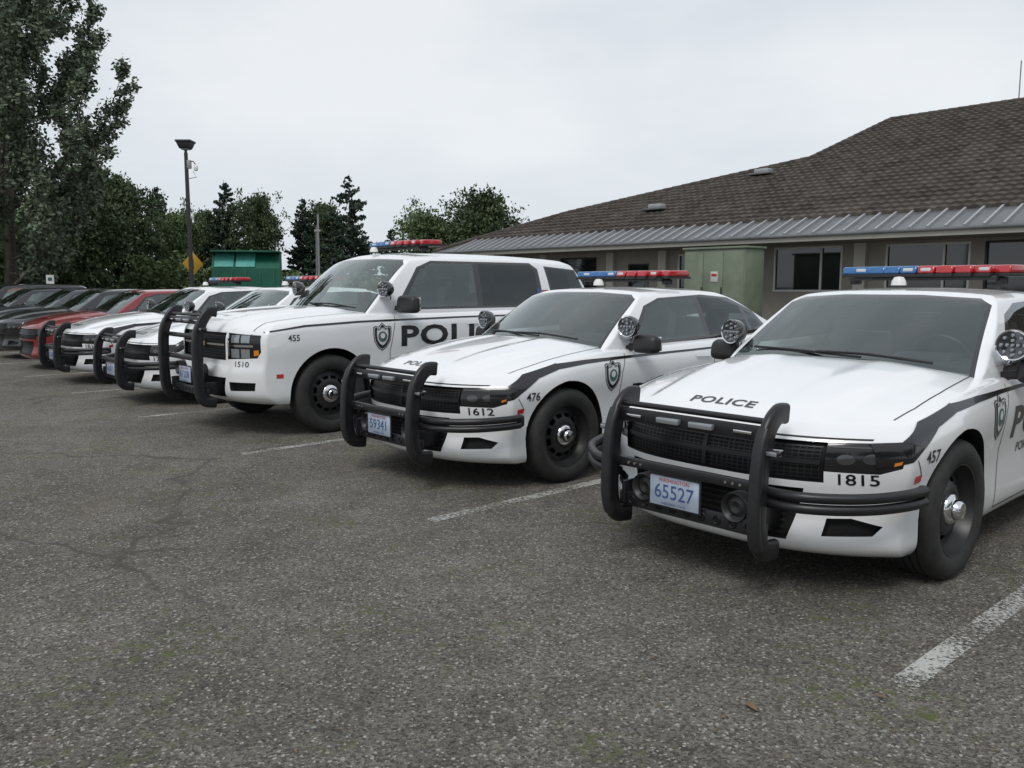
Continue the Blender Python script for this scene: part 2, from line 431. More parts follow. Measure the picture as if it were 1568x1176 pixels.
def base_decals(kind,bvh):
    mb=MB()
    for s in (1,-1):
        if kind=='sedan':
            for pts in ([(-.62,.26),(-.60,.6),(-.62,.8),(-.70,.99)],[(-1.90,.26),(-1.90,.7),(-1.88,1.0)],[(-2.72,.62),(-2.62,.75),(-2.72,1.03)],[(-.62,.26),(-2.45,.26),(-2.62,.45),(-2.66,.60)]):
                sidestrip(mb,pts,.007,s,bvh,'seam')
            sidestrip(mb,[(.44,.60),(.50,.69)],.006,s,bvh,'seam')
            sidepoly(mb,[(.66,.655),(.54,.685),(.43,.750),(.56,.775),(.66,.768)],s,bvh,'lamp_black',.003,.02)
            for hx in (-1.72,-2.52): sidepoly(mb,[(hx-.11,.87),(hx+.11,.875),(hx+.11,.905),(hx-.11,.90)],s,bvh,'paint_white',.02)
            sidepoly(mb,[(.50,.575),(.445,.58),(.445,.615),(.50,.61)],s,bvh,'marker_red',.003)
        else:
            for pts in ([(-.72,.40),(-.70,.8),(-.78,1.17)],[(-2.0,.40),(-1.99,1.2)],[(-3.03,.85),(-2.95,.95),(-3.0,1.2)],[(-.72,.40),(-2.45,.40),(-2.5,.6),(-2.62,.78)]):
                sidestrip(mb,pts,.007,s,bvh,'seam')
            for hx in (-1.85,-2.85): sidepoly(mb,[(hx-.11,1.06),(hx+.11,1.06),(hx+.11,1.10),(hx-.11,1.10)],s,bvh,'paint_white',.02)
            sidepoly(mb,[(.60,.60),(.53,.60),(.53,.64),(.60,.64)],s,bvh,'marker_red',.003)
    if kind=='sedan':
        for s in (1,-1):
            q=[(s*.78,.48),(s*.80,.3),(s*.80,0),(s*.78,-.3),(s*.76,-.50)]
            decal(mb,stripmesh([(a,-b) for a,b in q],.006),(0,0,0),*TOP,bvh,'seam',.002,.03)
        decal(mb,stripmesh([(-.76+.0507*i,.782) for i in range(31)],.008),(0,0,0),*FR,bvh,'seam',.001,.06)
        for k in range(9): decal(mb,stripmesh([(-.585+.039*i,.592+.0195*k) for i in range(31)],.005),(0,0,0),*FR,bvh,'grille_bar',-.02,.06)
        for k in range(40): y=-.58+k*1.16/39; decal(mb,stripmesh([(y,.585),(y,.66),(y,.755)],.005),(0,0,0),*FR,bvh,'grille_bar',-.0215,.06)
        decal(mb,stripmesh([(-.585+.039*i,.670) for i in range(31)],.024),(0,0,0),*FR,bvh,'grille_bar',-.012,.06)
        decal(mb,stripmesh([(0,.585),(0,.665),(0,.755)],.024),(0,0,0),*FR,bvh,'grille_bar',-.012,.06)
        for k in range(8): decal(mb,stripmesh([(-.44+.0293*i,.315+.028*k) for i in range(31)],.006),(0,0,0),*FR,bvh,'grille_bar',-.03,.06)
        for s in (1,-1):
            for (a,b,w,h) in ((.68,.69,.070,.05),(.775,.695,.070,.05)):
                decal(mb,polymesh([(s*a+w/2*math.cos(t*.3927),b+h/2*math.sin(t*.3927)) for t in range(16)]),(0,0,0),*FR,bvh,'lamp_dark',-.001,.03)
            pts=[(s*(.615+.015*i),.748) for i in range(17)]
            decal(mb,stripmesh(pts,.007),(0,0,0),*FR,bvh,'lamp_dark',.000,.04)
            decal(mb,polymesh([(s*.845,.665),(s*.870,.675),(s*.874,.69),(s*.848,.682)]),(0,0,0),*FR,bvh,'amber',.004,.03)
    else:
        for s in (1,-1):
            q=[(s*.84,.82),(s*.86,.4),(s*.86,0),(s*.85,-.40)]
            decal(mb,stripmesh([(a,-b) for a,b in q],.007),(0,0,0),*TOP,bvh,'seam',.002,.03)
        for k in range(9):
            z=.80+.03*k; decal(mb,stripmesh([(-.50+.0333*i,z) for i in range(31)],.008),(0,0,0),*FR,bvh,'grille_bar',-.03,.06)
        for k in range(25):
            y=-.5+k/24; decal(mb,stripmesh([(y,.79),(y,.9),(y,1.03)],.008),(0,0,0),*FR,bvh,'grille_bar',-.029,.06)
        decal(mb,polymesh([(-.52,.910),(.52,.910),(.52,.93),(-.52,.93)]),(0,0,0),*FR,bvh,'chrome',.002,.06)
        bt=[(-.13,-.022),(-.055,-.022),(-.05,-.045),(.05,-.045),(.055,-.022),(.13,-.022),(.145,.022),(.055,.022),(.05,.045),(-.05,.045),(-.055,.022),(-.145,.022)]
        decal(mb,polymesh([(a,b+.92) for a,b in bt]),(0,0,0),*FR,bvh,'decal_gold',.012,.03)
        for s in (1,-1):
            for (z0,z1) in ((.945,1.02),(.80,.885)):
                for (y0,y1) in ((.62,.72),(.74,.83)):
                    decal(mb,polymesh([(s*y0,z0),(s*y1,z0),(s*y1,z1),(s*y0,z1)]),(0,0,0),*FR,bvh,'lamp_lens',-.001,.03)
            decal(mb,stripmesh([(s*(.59+.0145*i),.915) for i in range(20)],.02),(0,0,0),*FR,bvh,'chrome',.002,.03)
            decal(mb,stripmesh([(s*.585,.78),(s*.585,.9),(s*.58,1.03)],.014),(0,0,0),*FR,bvh,'chrome',.002,.03)
            decal(mb,polymesh([(s*.87,.82),(s*.915,.83),(s*.915,.88),(s*.87,.875)]),(0,0,0),*FR,bvh,'amber',.001,.03)
    return mb.mesh(kind+'_trim',60)

def shield(mb,x,z,s,bvh,h=.26):
    out=[(0,-.5),(.2,-.38),(.36,-.15),(.40,.1),(.40,.34),(.30,.38),(.16,.36),(0,.5),(-.16,.36),(-.30,.38),(-.40,.34),(-.40,.1),(-.36,-.15),(-.2,-.38)]
    for k,(sc,mat) in enumerate(((1,'decal_black'),(.92,'decal_white'),(.87,'decal_black'),(.62,'decal_white'))):
        side(mb,polymesh([(a*h*sc*.95,b*h*sc) for a,b in out]),x,z,s,bvh,mat,.002+.0012*k,.05)
    side(mb,polymesh([(.19*h*math.cos(t*.52),.19*h*math.sin(t*.52)) for t in range(12)]),x,z,s,bvh,'decal_green',.0075,.05)
    side(mb,polymesh([(.1*h*math.cos(t*.52),.1*h*math.sin(t*.52)+.01) for t in range(12)]),x,z,s,bvh,'decal_white',.0085,.05)
    side(mb,text2d('POLICE',h*.13,.02),x,z+h*.27,s,bvh,'decal_white',.0075,.05)

def police_decals(kind,bvh,num,unit,tz):
    mb=MB()
    for s in (1,-1):
        if kind=='sedan':
            sidepoly(mb,[(.44,.745),(.56,.775),(.42,.855),(.1,.918),(.1,.876),(.30,.825)],s,bvh,'decal_black',.005,.02)
            sidestrip(mb,[(.1,.896),(-.2,.914),(-.6,.922),(-1.6,.935),(-2.6,.955),(-3.9,.965)],[.040,.03,.02,.016,.016,.014],s,bvh,'decal_black',.003)
            shield(mb,-.50,.79,s,bvh)
            side(mb,text2d('POLICE',.25,.028,1.4),-1.36,tz,s,bvh,'decal_black',.003,.06)
            side(mb,text2d('PORT OF SEATTLE',.08,.01,1.2),-1.3,tz-.155,s,bvh,'decal_black',.003,.06)
            side(mb,text2d(unit,.085,.012),.365,.69,s,bvh,'decal_black',.003,.05)
        else:
            sidestrip(mb,[(.70,1.05),(.3,1.10),(-.3,1.125),(-1.6,1.14),(-3.9,1.15)],[.012,.02,.02,.018,.016],s,bvh,'decal_black',.003)
            shield(mb,-.60,.96,s,bvh,.30)
            side(mb,text2d('POLICE',.30,.03,1.6),-1.66,.945,s,bvh,'decal_black',.003,.06)
            side(mb,text2d(unit,.085,.012),.42,.985,s,bvh,'decal_black',.003,.05)
            for k in range(6): side(mb,polymesh([(-.10,-.06+k*.02),(.10,-.06+k*.02),(.10,-.042+k*.02),(-.10,-.042+k*.02)]),-3.05,1.02+.38,s,bvh,'decal_red' if k%2==0 else 'decal_white',.004,.1)
            side(mb,polymesh([(-.10,0),(-.02,0),(-.02,.058),(-.10,.058)]),-3.05,1.40,s,bvh,'decal_blue',.006,.1)
    if kind=='sedan':
        decal(mb,text2d(num,.075,.010,1.1),(0,.72,.593),*FR,bvh,'decal_black',.003,.05)
        decal(mb,text2d('POLICE',.085,.022,1.35),(.68,-.04,0),*TOP,bvh,'decal_black',.003,.03)
    else:
        decal(mb,text2d(num,.075,.010,1.1),(0,.74,.735),*FR,bvh,'decal_black',.003,.05)
    return mb.mesh(kind+'_decals',60)

def pushbumper(kind,num):
    mb=MB(); sec=rrect(.048,.10,.02)
    if kind=='sedan': x0=1.045; zt=.90; zb=.27; yp=.45; k=[(x0-.10,zb-.02),(x0+.01,zb+.0),(x0+.05,zb+.09),(x0+.055,.5),(x0+.035,.72),(x0-.01,.84),(x0-.08,zt),(x0-.15,zt+.0)]
    else: x0=1.10; zt=1.24; zb=.37; yp=.46; k=[(x0-.10,zb-.02),(x0+.01,zb),(x0+.05,zb+.1),(x0+.06,.7),(x0+.05,1.0),(x0,1.15),(x0-.07,zt),(x0-.14,zt)]
    for s in (1,-1):
        path=smoothpath([(a,s*yp,b) for a,b in k],5)
        mb.sweep(path,sec,'black_powder')
        mb.sweep([p+Vector((.034,0,0)) for p in path[6:-10]],rrect(.062,.045,.018),'black_plastic')
        mb.box((x0-.12,s*(yp-.05),zb+.12),(.26,.02,.12),'black_powder',.004)
    hb=zt-.085
    mb.box((x0-.005,0,hb),(.03,2*yp,.07),'black_powder',.008)
    mb.tube([(x0-.03,-yp,zt-.03),(x0-.03,yp,zt-.03)],.016,'black_powder')
    for y in (-.10,.10): mb.box((x0+.022,y,hb),(.03,.14,.03),'lamp_lens',.006)
    for y in (-.33,.33): mb.box((x0+.014,y,hb),(.015,.10,.016),'chrome',.004)
    zm=.565 if kind=='sedan' else .78
    mb.box((x0+.02,0,zm),(.035,2*yp,.05),'black_powder',.008)
    for y in (-.34,-.30,-.26,.26,.30,.34): mb.lathe([(.0001,.02),(.007,.02),(.007,0)],'chrome',Matrix.Translation((x0+.022,y,zm))@Matrix.Rotation(math.radians(-90),4,'Z'),n=10)
    zl=zb+.08
    mb.box((x0-.03,0,zl),(.025,2*yp,.08),'black_powder',.006)
    for i in range(9): mb.lathe([(.0001,.0),(.016,.0),(.02,.004),(.024,.0)],'grille_dark',Matrix.Translation((x0-.016,-.36+.09*i,zl))@Matrix.Rotation(math.radians(-90),4,'Z'),n=14)
    if kind!='sedan': mb.box((x0+.02,0,1.0),(.03,2*yp,.045),'black_powder',.008)
    for y in (-.28,.28):
        mb.lathe([(.0001,.02),(.03,.03),(.05,.02),(.062,.04),(.07,.045),(.075,.03),(.075,-.03)],'black_plastic',Matrix.Translation((x0-.05,y,zm-.13))@Matrix.Rotation(math.radians(-90),4,'Z'),n=28)
    for s in (1,-1):
        mb.box((x0+.02,s*(yp+.055),zt-.16),(.06,.06,.032),'gloss_black',.008)
        mb.box((x0+.052,s*(yp+.055),zt-.16),(.008,.052,.020),'lamp_lens',.003)
    if kind=='sedan':
        for s in (1,-1):
            for dz,r in ((.026,.025),(-.026,.025)):
                p=smoothpath([(x0-.02,s*.45,.52+dz),(x0-.03,s*.60,.52+dz),(x0-.12,s*.74,.52+dz),(x0-.24,s*.86,.525+dz),(x0-.40,s*.935,.53+dz),(x0-.515,s*.96,.535+dz)],5)
                mb.tube(p,r,'black_powder',10)
            mb.box((x0-.535,s*.945,.535),(.05,.05,.09),'black_plastic',.02)
    xq=x0+.012 if kind=='sedan' else x0
    zp=.445 if kind=='sedan' else .60; yc=-.06
    mb.box((xq,yc,zp),(.008,.305,.155),'plate_white',.003)
    for txt,sz,dz,mat in ((num,.105,-.004,'decal_blue'),('WASHINGTON',.028,.058,'decal_red'),('EVERGREEN STATE',.018,-.064,'decal_blue')):
        t=text2d(txt,sz,.0); mb.add([(xq+.006,v.co.x*(.95 if sz>.1 else 1)+yc,v.co.y+zp+dz) for v in t.vertices],[tuple(p.vertices) for p in t.polygons],mat)
    mb.box((xq-.005,yc,zp),(.006,.325,.175),'black_plastic',.002)
    return mb.mesh('push_bumper',40)

def lightbar(z):
    mb=MB(); n=10
    def xoff(y): return -.10*abs(y/.6)**2.2
    mb.box((0,0,z),(.16,1.0,.03),'black_plastic',.01)
    for y in (-.5,.5): mb.box((-.02,y,z-.02),(.10,.05,.05),'black_plastic',.01)
    for i in range(n):
        y=-.6+1.2*(i+.5)/n; w=1.2/n-.004
        rz=Matrix.Rotation(-.25*y*abs(y)/.36,4,'Z')
        mat='lens_blue' if y<0 else 'lens_red'
        mb.box((xoff(y),y,z+.058),(.27,w,.055),mat,.014,rz,3,(.86,1))
        mb.box((xoff(y),y,z+.020),(.285,w+.004,.022),'black_plastic',.005,rz)
        if i in (1,4,5,8): mb.box((xoff(y)+.11,y,z+.058),(.04,w*.6,.026),'lens_clear',.006,rz)
    mb.lathe([(.0001,.06),(.03,.055),(.045,.03),(.05,0)],'white_plastic',Matrix.Translation((.33,-.03,z-.05))@Matrix.Rotation(math.radians(90),4,'X'),n=20)
    return mb.mesh('light_bar',40)

def mirrors(kind):
    mb=MB()
    x,y,z=(-.80,1.02,1.03) if kind=='sedan' else (-.85,1.12,1.30)
    k=1 if kind=='sedan' else 1.25
    for s in (1,-1):
        mb.box((x,s*y,z),(.13,.24*k,.15*k),'black_plastic',.05,Matrix.Rotation(s*.15,4,'Z'),4,(.8,.9))
        mb.box((x-.06,s*y,z),(.02,.19*k,.115*k),'chrome',.008,Matrix.Rotation(s*.15,4,'Z'))
        mb.sweep([(x+.02,s*(y-.24),z-.05),(x+.01,s*(y-.1),z-.03)],rrect(.05,.04,.012),'black_plastic',ref=Vector((0,0,1)))
    return mb.mesh('mirrors',40)
def spotlights(kind):
    mb=MB()
    x,y,z=(-.72,.90,1.17) if kind=='sedan' else (-.66,.98,1.46)
    for s in (1,-1):
        mt=Matrix.Translation((x,s*y,z))@Matrix.Rotation(math.radians(-90+s*8),4,'Z')
        mb.lathe([(.0001,-.09),(.035,-.088),(.07,-.06),(.085,-.02),(.088,.03),(.084,.04)],'gloss_black',mt,n=32)
        mb.lathe([(.084,.04),(.078,.036)],'chrome',mt,n=32)
        mb.lathe([(.078,.036),(.05,.02),(.0001,.015)],'lamp_dark',mt,n=32)
        for a in range(13):
            aa=a*math.pi*2/8 if a<8 else a*math.pi*2/4; rr=.056 if a<8 else (.026 if a<12 else 0)
            mb.lathe([(.0001,.038),(.009,.036),(.012,.022)],'lamp_lens',mt@Matrix.Translation((rr*math.cos(aa),0,rr*math.sin(aa))),n=10)
        mb.tube([(x-.06,s*(y-.01),z-.02),(x-.08,s*(y-.04),z-.10),(x-.12,s*(y-.13),z-.13)],.018,'chrome',10)
    return mb.mesh('spotlights',40)
def interior(kind):
    mb=MB(); sd=kind=='sedan'; dz=0 if sd else .22; dx=0 if sd else -.02
    for y in (.37,-.37): seat(mb,-1.62+dx,y,.98+dz)
    mb.box((-2.65+dx,0,.93+dz),(.16,1.15,.5),'interior',.06)
    for y in (.37,-.37): mb.box((-2.72+dx,y,1.22+dz),(.08,.25,.12),'interior',.03)
    for k in range(9): mb.tube([(-1.98+dx,-.54+.135*k,.8+dz),(-1.98+dx,-.52+.13*k,1.34+dz)],.004,'steel_black',6)
    for z in (1.0,1.35): mb.tube([(-1.98+dx,-.56,z+dz),(-1.98+dx,.56,z+dz)],.012,'steel_black',6)
    mb.box((-.93+dx,0,.995+dz),(.34,1.35,.10),'interior_dark',.04)
    mb.box((-.90+dx,.37,1.05+dz),(.2,.36,.07),'interior_dark',.03)
    mt=Matrix.Translation((-1.13+dx,.37,1.02+dz))@Matrix.Rotation(math.radians(25),4,'Y')@Matrix.Rotation(math.radians(90),4,'Z')
    ring=[(.18+.014*math.cos(a*.785),.014*math.sin(a*.785)) for a in range(8)]
    mb.lathe(ring,'black_plastic',mt,n=32,closed=True); mb.lathe([(.0001,.01),(.05,.01),(.06,-.01)],'black_plastic',mt,n=16)
    mb.box((-1.02+dx,-.05,1.12+dz),(.03,.28,.17),'gloss_black',.01)
    mb.box((-1.10+dx,0,1.385 if sd else 1.72),(.03,.22,.06),'black_plastic',.015)
    zr=1.425 if sd else 1.80
    for y in (.3,-.3): mb.box((-1.22 if sd else -1.26,y,zr-.035),(.17,.42,.015),'headliner',.006,Matrix.Rotation(math.radians(12),4,'Y'))
    mb.box((-1.9 if sd else -2.4,0,zr+.005),(1.1 if sd else 2.2,1.1 if sd else 1.4,.01),'headliner',.003)
    if sd: mb.box((-.80+dx,-.35,1.055+dz),(.14,.2,.01),'headliner',.003,Matrix.Rotation(.3,4,'Z'))
    return mb.mesh('interior',40)
def wipers(kind):
    mb=MB()
    if kind=='sedan':
        P=[[(-.37,.20,1.078),(-.47,-.25,1.088),(-.55,-.62,1.088)],[(-.45,.58,1.063),(-.42,.2,1.093),(-.40,-.1,1.093)]]
    else:
        P=[[(-.36,.30,1.275),(-.40,-.15,1.30),(-.50,-.55,1.31)],[(-.46,.70,1.26),(-.39,.3,1.30),(-.36,.0,1.30)]]
    for p in P: mb.tube(smoothpath(p,4),.008,'black_plastic',6)
    return mb.mesh('wipers',40)

# =============================================================== SUV
suv=dict(name='suv',R=.40,ar=.46,wb=2.95,pf=3.6,zblack=.325)
suv['fx']=interp([(0,.82),(.06,.93),(.2,.97),(.4,.975),(.55,.95),(.85,.945),(.95,.90),(1,.82)])
suv['sw']=interp([(0,.28),(.5,.25),(1,.25)])
suv['rx']=interp([(0,-4.08),(.15,-4.18),(.5,-4.19),(1,-4.12)])
suv['Y']=interp([(-4.19,.94),(-3.7,.985),(-2.95,1.01),(-2.3,1.0),(-1.2,.995),(-.6,1.0),(0,1.015),(.4,1.01),(.7,.98),(1,.93)])
suv['prof']=interp([(0,.93),(.08,.965),(.3,.975),(.5,.985),(.7,1.0),(.85,1.0),(.93,.985),(1,.94)])
suv['ztc']=interp([(-4.2,1.2),(-1.0,1.2),(-.35,1.27),(0,1.255),(.5,1.215),(.8,1.165),(1.0,1.09)])
suv['zte']=interp([(-4.2,1.22),(-1.0,1.20),(-.45,1.20),(0,1.18),(.5,1.14),(.8,1.09),(1,1.04)])
suv['zb']=interp([(-4.2,.42),(-3.4,.36),(-2.4,.32),(-.5,.32),(.5,.33),(1,.34)])
suv['hoodf']=lambda x,b:.025*sstep(-.4,-.2,x)*sstep(.9,.6,x)*(sstep(.72,.64,b)-.7*sstep(.5,.42,b))
def bcuts2(bm):
    cut(bm,[(-.54,.77),(.54,.77),(.54,1.04),(-.54,1.04)],(1,2),pfr,2,(-.05,0,0),1)
    hl=[(.57,.78),(.90,.80),(.935,.86),(.93,1.02),(.57,1.04)]
    ph=lambda n,c:n.x>.05 and c.x>.4
    cut(bm,hl,(1,2),ph,7,(-.006,0,0),1); cut(bm,mir(hl),(1,2),ph,7,(-.006,0,0),1)
    cut(bm,[(-.50,.40),(.50,.40),(.56,.60),(-.56,.60)],(1,2),pfr,2,(-.05,0,0),1)
    fg=[(.60,.47),(.86,.48),(.88,.56),(.60,.56)]
    cut(bm,fg,(1,2),pfr,2,(-.04,0,0),1); cut(bm,mir(fg),(1,2),pfr,2,(-.04,0,0),1)
    up=lambda n,c:n.z>.5
    cut(bm,[(-.30,-.3),(-.30,.3),(-.36,.66),(-.44,.84),(-.9,.84),(-.9,-.84),(-.44,-.84),(-.36,-.66)],(0,1),up,1)
    cut(bm,[(-.9,-.82),(-.9,.82),(-3.9,.80),(-3.9,-.80)],(0,1),up,4,(0,0,-.3))
suv['bcuts']=bcuts2
suv['gfx']=interp([(0,-.20),(.15,-.33),(.5,-.61),(.85,-.90),(.95,-1.01),(1,-1.16)])
suv['gsw']=(.17,.09)
suv['grx']=interp([(0,-4.14),(.4,-4.08),(.8,-3.92),(.95,-3.82),(1,-3.68)])
suv['gY']=interp([(0,.94),(.15,.935),(.5,.89),(.85,.825),(.94,.795),(1,.73)])
suv['gplan']=interp([(-4.1,.93),(-3.5,.98),(-2.5,1),(-1.0,1.0),(-.3,.95)])
suv['groof']=interp([(-4.1,1.80),(-3.4,1.86),(-2.2,1.89),(-1.5,1.88),(-1.0,1.845)])
suv['gz0']=1.12; suv['gcrown']=.045
def gcuts2(bg):
    pw=lambda n,c:n.x>.2 and c.x>-1.6
    wsp=[(-.905,1.10),(.905,1.10),(.785,1.73),(.70,1.785),(.3,1.80),(-.3,1.80),(-.70,1.785),(-.785,1.73)]
    cut(bg,wsp,(1,2),pw,3); cut(bg,inset(wsp,.025),(1,2),pw,5)
    rw=[(-.70,1.28),(.70,1.28),(.65,1.70),(-.65,1.70)]
    cut(bg,rw,(1,2),lambda n,c:n.x<-.5 and c.x<-3.5,6)
    for s in (1,-1):
        ps=lambda n,c:n.y*s>.35
        cut(bg,[(-.80,1.235),(-1.17,1.70),(-1.38,1.775),(-2.9,1.775),(-3.02,1.7),(-3.06,1.235)],(0,2),ps,3)
        cut(bg,[(-.90,1.26),(-1.20,1.665),(-1.38,1.745),(-1.97,1.75),(-1.97,1.26)],(0,2),ps,5)
        cut(bg,[(-2.05,1.26),(-2.05,1.75),(-2.88,1.745),(-2.96,1.68),(-3.0,1.26)],(0,2),ps,6)
        cut(bg,[(-3.22,1.26),(-3.14,1.74),(-3.72,1.70),(-3.92,1.26)],(0,2),ps,3)
        cut(bg,[(-3.25,1.28),(-3.17,1.72),(-3.70,1.68),(-3.88,1.28)],(0,2),ps,6)
suv['gcuts']=gcuts2
SUV,VBVH=build_vehicle(suv)

WS=wheel_mesh(.363,'sedan_wheel'); WV=wheel_mesh(.40,'suv_wheel')
TRIM={'sedan':base_decals('sedan',SBVH),'suv':base_decals('suv',VBVH)}
INT={k:interior(k) for k in('sedan','suv')}; MIR={k:mirrors(k) for k in('sedan','suv')}; SPT={k:spotlights(k) for k in('sedan','suv')}; WIP={k:wipers(k) for k in('sedan','suv')}
LB={'sedan':lightbar(1.55),'suv':lightbar(1.94)}
def vehicle(kind,name,u,w,police=None,paint=None,dr=0,flip=False,sc=1,tz=.72):
    e=empty(name,uw(u,w),PHI+math.pi+math.radians(dr)+(math.pi if flip else 0),sc)
    P=SED if kind=='sedan' else SUV; wb=3.05 if kind=='sedan' else 2.95; R=.363 if kind=='sedan' else .40; ty=.815 if kind=='sedan' else .875
    bo=obj('body',P['body'],e); ca=obj('cabin',P['cabin'],e); tr=obj('trim',TRIM[kind],e)
    if paint:
        for o in (bo,ca,tr):
            for sl in o.material_slots:
                if sl.material and sl.material.name=='paint_white': sl.link='OBJECT'; sl.material=M[paint]
    for ax in (0,-wb):
        for s in (1,-1): obj('wheel',WS if kind=='sedan' else WV,e,(ax,s*ty,R),(0,0,0 if s>0 else math.pi))
    obj('interior',INT[kind],e); obj('mirrors',MIR[kind],e); obj('wipers',WIP[kind],e)
    if police:
        num,unit,plate=police
        obj('decals',police_decals(kind,SBVH if kind=='sedan' else VBVH,num,unit,tz),e)
        obj('push_bumper',pushbumper(kind,plate),e)
        obj('spotlights',SPT[kind],e)
        obj('light_bar',LB[kind],e,(-1.70 if kind=='sedan' else -1.50,0,0))
    return e
vehicle('sedan','police_car',4.43,2.47,('1815','457','65527'))
vehicle('sedan','police_car',4.46,5.27,('1612','476','59341'),tz=.60)
vehicle('suv','police_suv',4.22,8.45,('1510','455','61208'))
vehicle('sedan','police_car',4.25,11.2,('1710','462','60817'))
vehicle('sedan','police_car',4.25,14.15,('1812','459','63302'))
civ=[('sedan','paint_red'),('sedan','paint_black'),('sedan','paint_grey'),('sedan','paint_black'),('suv','paint_black'),('sedan','paint_red'),('sedan','paint_silver'),('sedan','paint_blue'),('suv','paint_black'),('sedan','paint_grey'),('sedan','paint_black')]
for i,(k,p) in enumerate(civ):
    vehicle(k,'parked_car' if k=='sedan' else 'parked_suv',4.3+random.uniform(-.2,.3),17.0+2.85*i,None,p,random.uniform(-1,1),sc=.96 if k=='sedan' else .82)

# =============================================================== GROUND
def asphalt():
    m,nt,b=newmat('asphalt'); N=nt.nodes; L=nt.links
    tc=N.new('ShaderNodeTexCoord')
    def noise(s,d=5,r=.6,dist=0):
        n=N.new('ShaderNodeTexNoise'); n.inputs['Scale'].default_value=s; n.inputs['Detail'].default_value=d; n.inputs['Roughness'].default_value=r; n.inputs['Distortion'].default_value=dist
        L.new(tc.outputs['Object'],n.inputs['Vector']); return n.outputs['Fac']
    def ramp(f,p0,p1,c0=(0,0,0),c1=(1,1,1)):
        r=N.new('ShaderNodeValToRGB'); r.color_ramp.elements[0].position=p0; r.color_ramp.elements[1].position=p1
        r.color_ramp.elements[0].color=(*c0,1); r.color_ramp.elements[1].color=(*c1,1); L.new(f,r.inputs['Fac']); return r.outputs['Color']
    def mix(f,a,c,mode='MIX'):
        x=N.new('ShaderNodeMix'); x.data_type='RGBA'; x.blend_type=mode
        if isinstance(f,float): x.inputs[0].default_value=f
        else: L.new(f,x.inputs[0])
        for v,i in ((a,6),(c,7)):
            if isinstance(v,tuple): x.inputs[i].default_value=(*v,1)
            else: L.new(v,x.inputs[i])
        return x.outputs[2]
    big=ramp(noise(.34,6,.64,.5),.36,.66,(.120,.113,.101),(.215,.205,.186))
    med=ramp(noise(3.1,7,.75),.3,.75,(.68,.68,.67),(1.25,1.24,1.22))
    c=mix(1.0,big,med,'MULTIPLY')
    v=N.new('ShaderNodeTexVoronoi'); v.inputs['Scale'].default_value=105; L.new(tc.outputs['Object'],v.inputs['Vector'])
    v2=N.new('ShaderNodeTexVoronoi'); v2.inputs['Scale'].default_value=58; L.new(tc.outputs['Object'],v2.inputs['Vector'])
    st=N.new('ShaderNodeSeparateColor'); L.new(v.outputs['Color'],st.inputs[0])
    s2=N.new('ShaderNodeSeparateColor'); L.new(v2.outputs['Color'],s2.inputs[0])
    c=mix(1.0,c,ramp(st.outputs[0],.0,1.0,(.38,.38,.38),(1.55,1.52,1.46)),'MULTIPLY')
    stone=mix(1.0,ramp(s2.outputs[1],.94,.955),ramp(v2.outputs['Distance'],.3,.5,(1,1,1),(0,0,0)),'MULTIPLY')
    c=mix(stone,c,(.46,.44,.40))
    c=mix(ramp(st.outputs[1],.94,.965),c,(.40,.38,.35))
    c=mix(ramp(noise(280,2,.5),.35,.6,(.55,.55,.55),(0,0,0)),c,(.035,.033,.030))
    ms=mix(1.0,ramp(noise(1.1,4,.6),.52,.62),ramp(noise(14,4,.7),.50,.64),'MULTIPLY')
    c=mix(ms,c,(.095,.11,.04))
    c=mix(ramp(noise(.6,5,.65,.6),.56,.76,(0,0,0),(.55,.55,.55)),c,(.135,.105,.078))
    vd=N.new('ShaderNodeTexVoronoi'); vd.feature='DISTANCE_TO_EDGE'; vd.inputs['Scale'].default_value=.33
    nz=N.new('ShaderNodeTexNoise'); nz.inputs['Scale'].default_value=1.8; nz.inputs['Detail'].default_value=6; L.new(tc.outputs['Object'],nz.inputs['Vector'])
    va=N.new('ShaderNodeVectorMath'); va.operation='MULTIPLY_ADD'; va.inputs[1].default_value=(.6,.6,.6); L.new(nz.outputs['Color'],va.inputs[0]); L.new(tc.outputs['Object'],va.inputs[2]); L.new(va.outputs[0],vd.inputs['Vector'])
    ck=mix(1.0,ramp(vd.outputs['Distance'],.002,.008,(.8,.8,.8),(0,0,0)),ramp(noise(.5,3),.45,.55),'MULTIPLY')
    c=mix(ck,c,(.060,.056,.048))
    L.new(c,b.inputs['Base Color']); b.inputs['Roughness'].default_value=.85; b.inputs['Specular IOR Level'].default_value=.3
    bp=N.new('ShaderNodeBump'); bp.inputs['Strength'].default_value=.9; bp.inputs['Distance'].default_value=.007
    L.new(v.outputs['Distance'],bp.inputs['Height']); L.new(bp.outputs['Normal'],b.inputs['Normal'])
asphalt()
mb=MB(); mb.add([(-600,-600,0),(600,-600,0),(600,600,0),(-600,600,0)],[(0,1,2,3)],'asphalt'); obj('ground',mb.mesh('ground'))
m,nt,b=newmat('worn_paint'); N=nt.nodes;L=nt.links
b.inputs['Base Color'].default_value=(.52,.52,.49,1); b.inputs['Roughness'].default_value=.7
tc=N.new('ShaderNodeTexCoord'); n1=N.new('ShaderNodeTexNoise'); n1.inputs['Scale'].default_value=55; n1.inputs['Detail'].default_value=5; n1.inputs['Roughness'].default_value=.75
n2=N.new('ShaderNodeTexNoise'); n2.inputs['Scale'].default_value=2.5; n2.inputs['Detail'].default_value=3
L.new(tc.outputs['Object'],n1.inputs['Vector']); L.new(tc.outputs['Object'],n2.inputs['Vector'])
ad=N.new('ShaderNodeMath'); ad.operation='MULTIPLY_ADD'; ad.inputs[1].default_value=.45; L.new(n2.outputs['Fac'],ad.inputs[0]); L.new(n1.outputs['Fac'],ad.inputs[2])
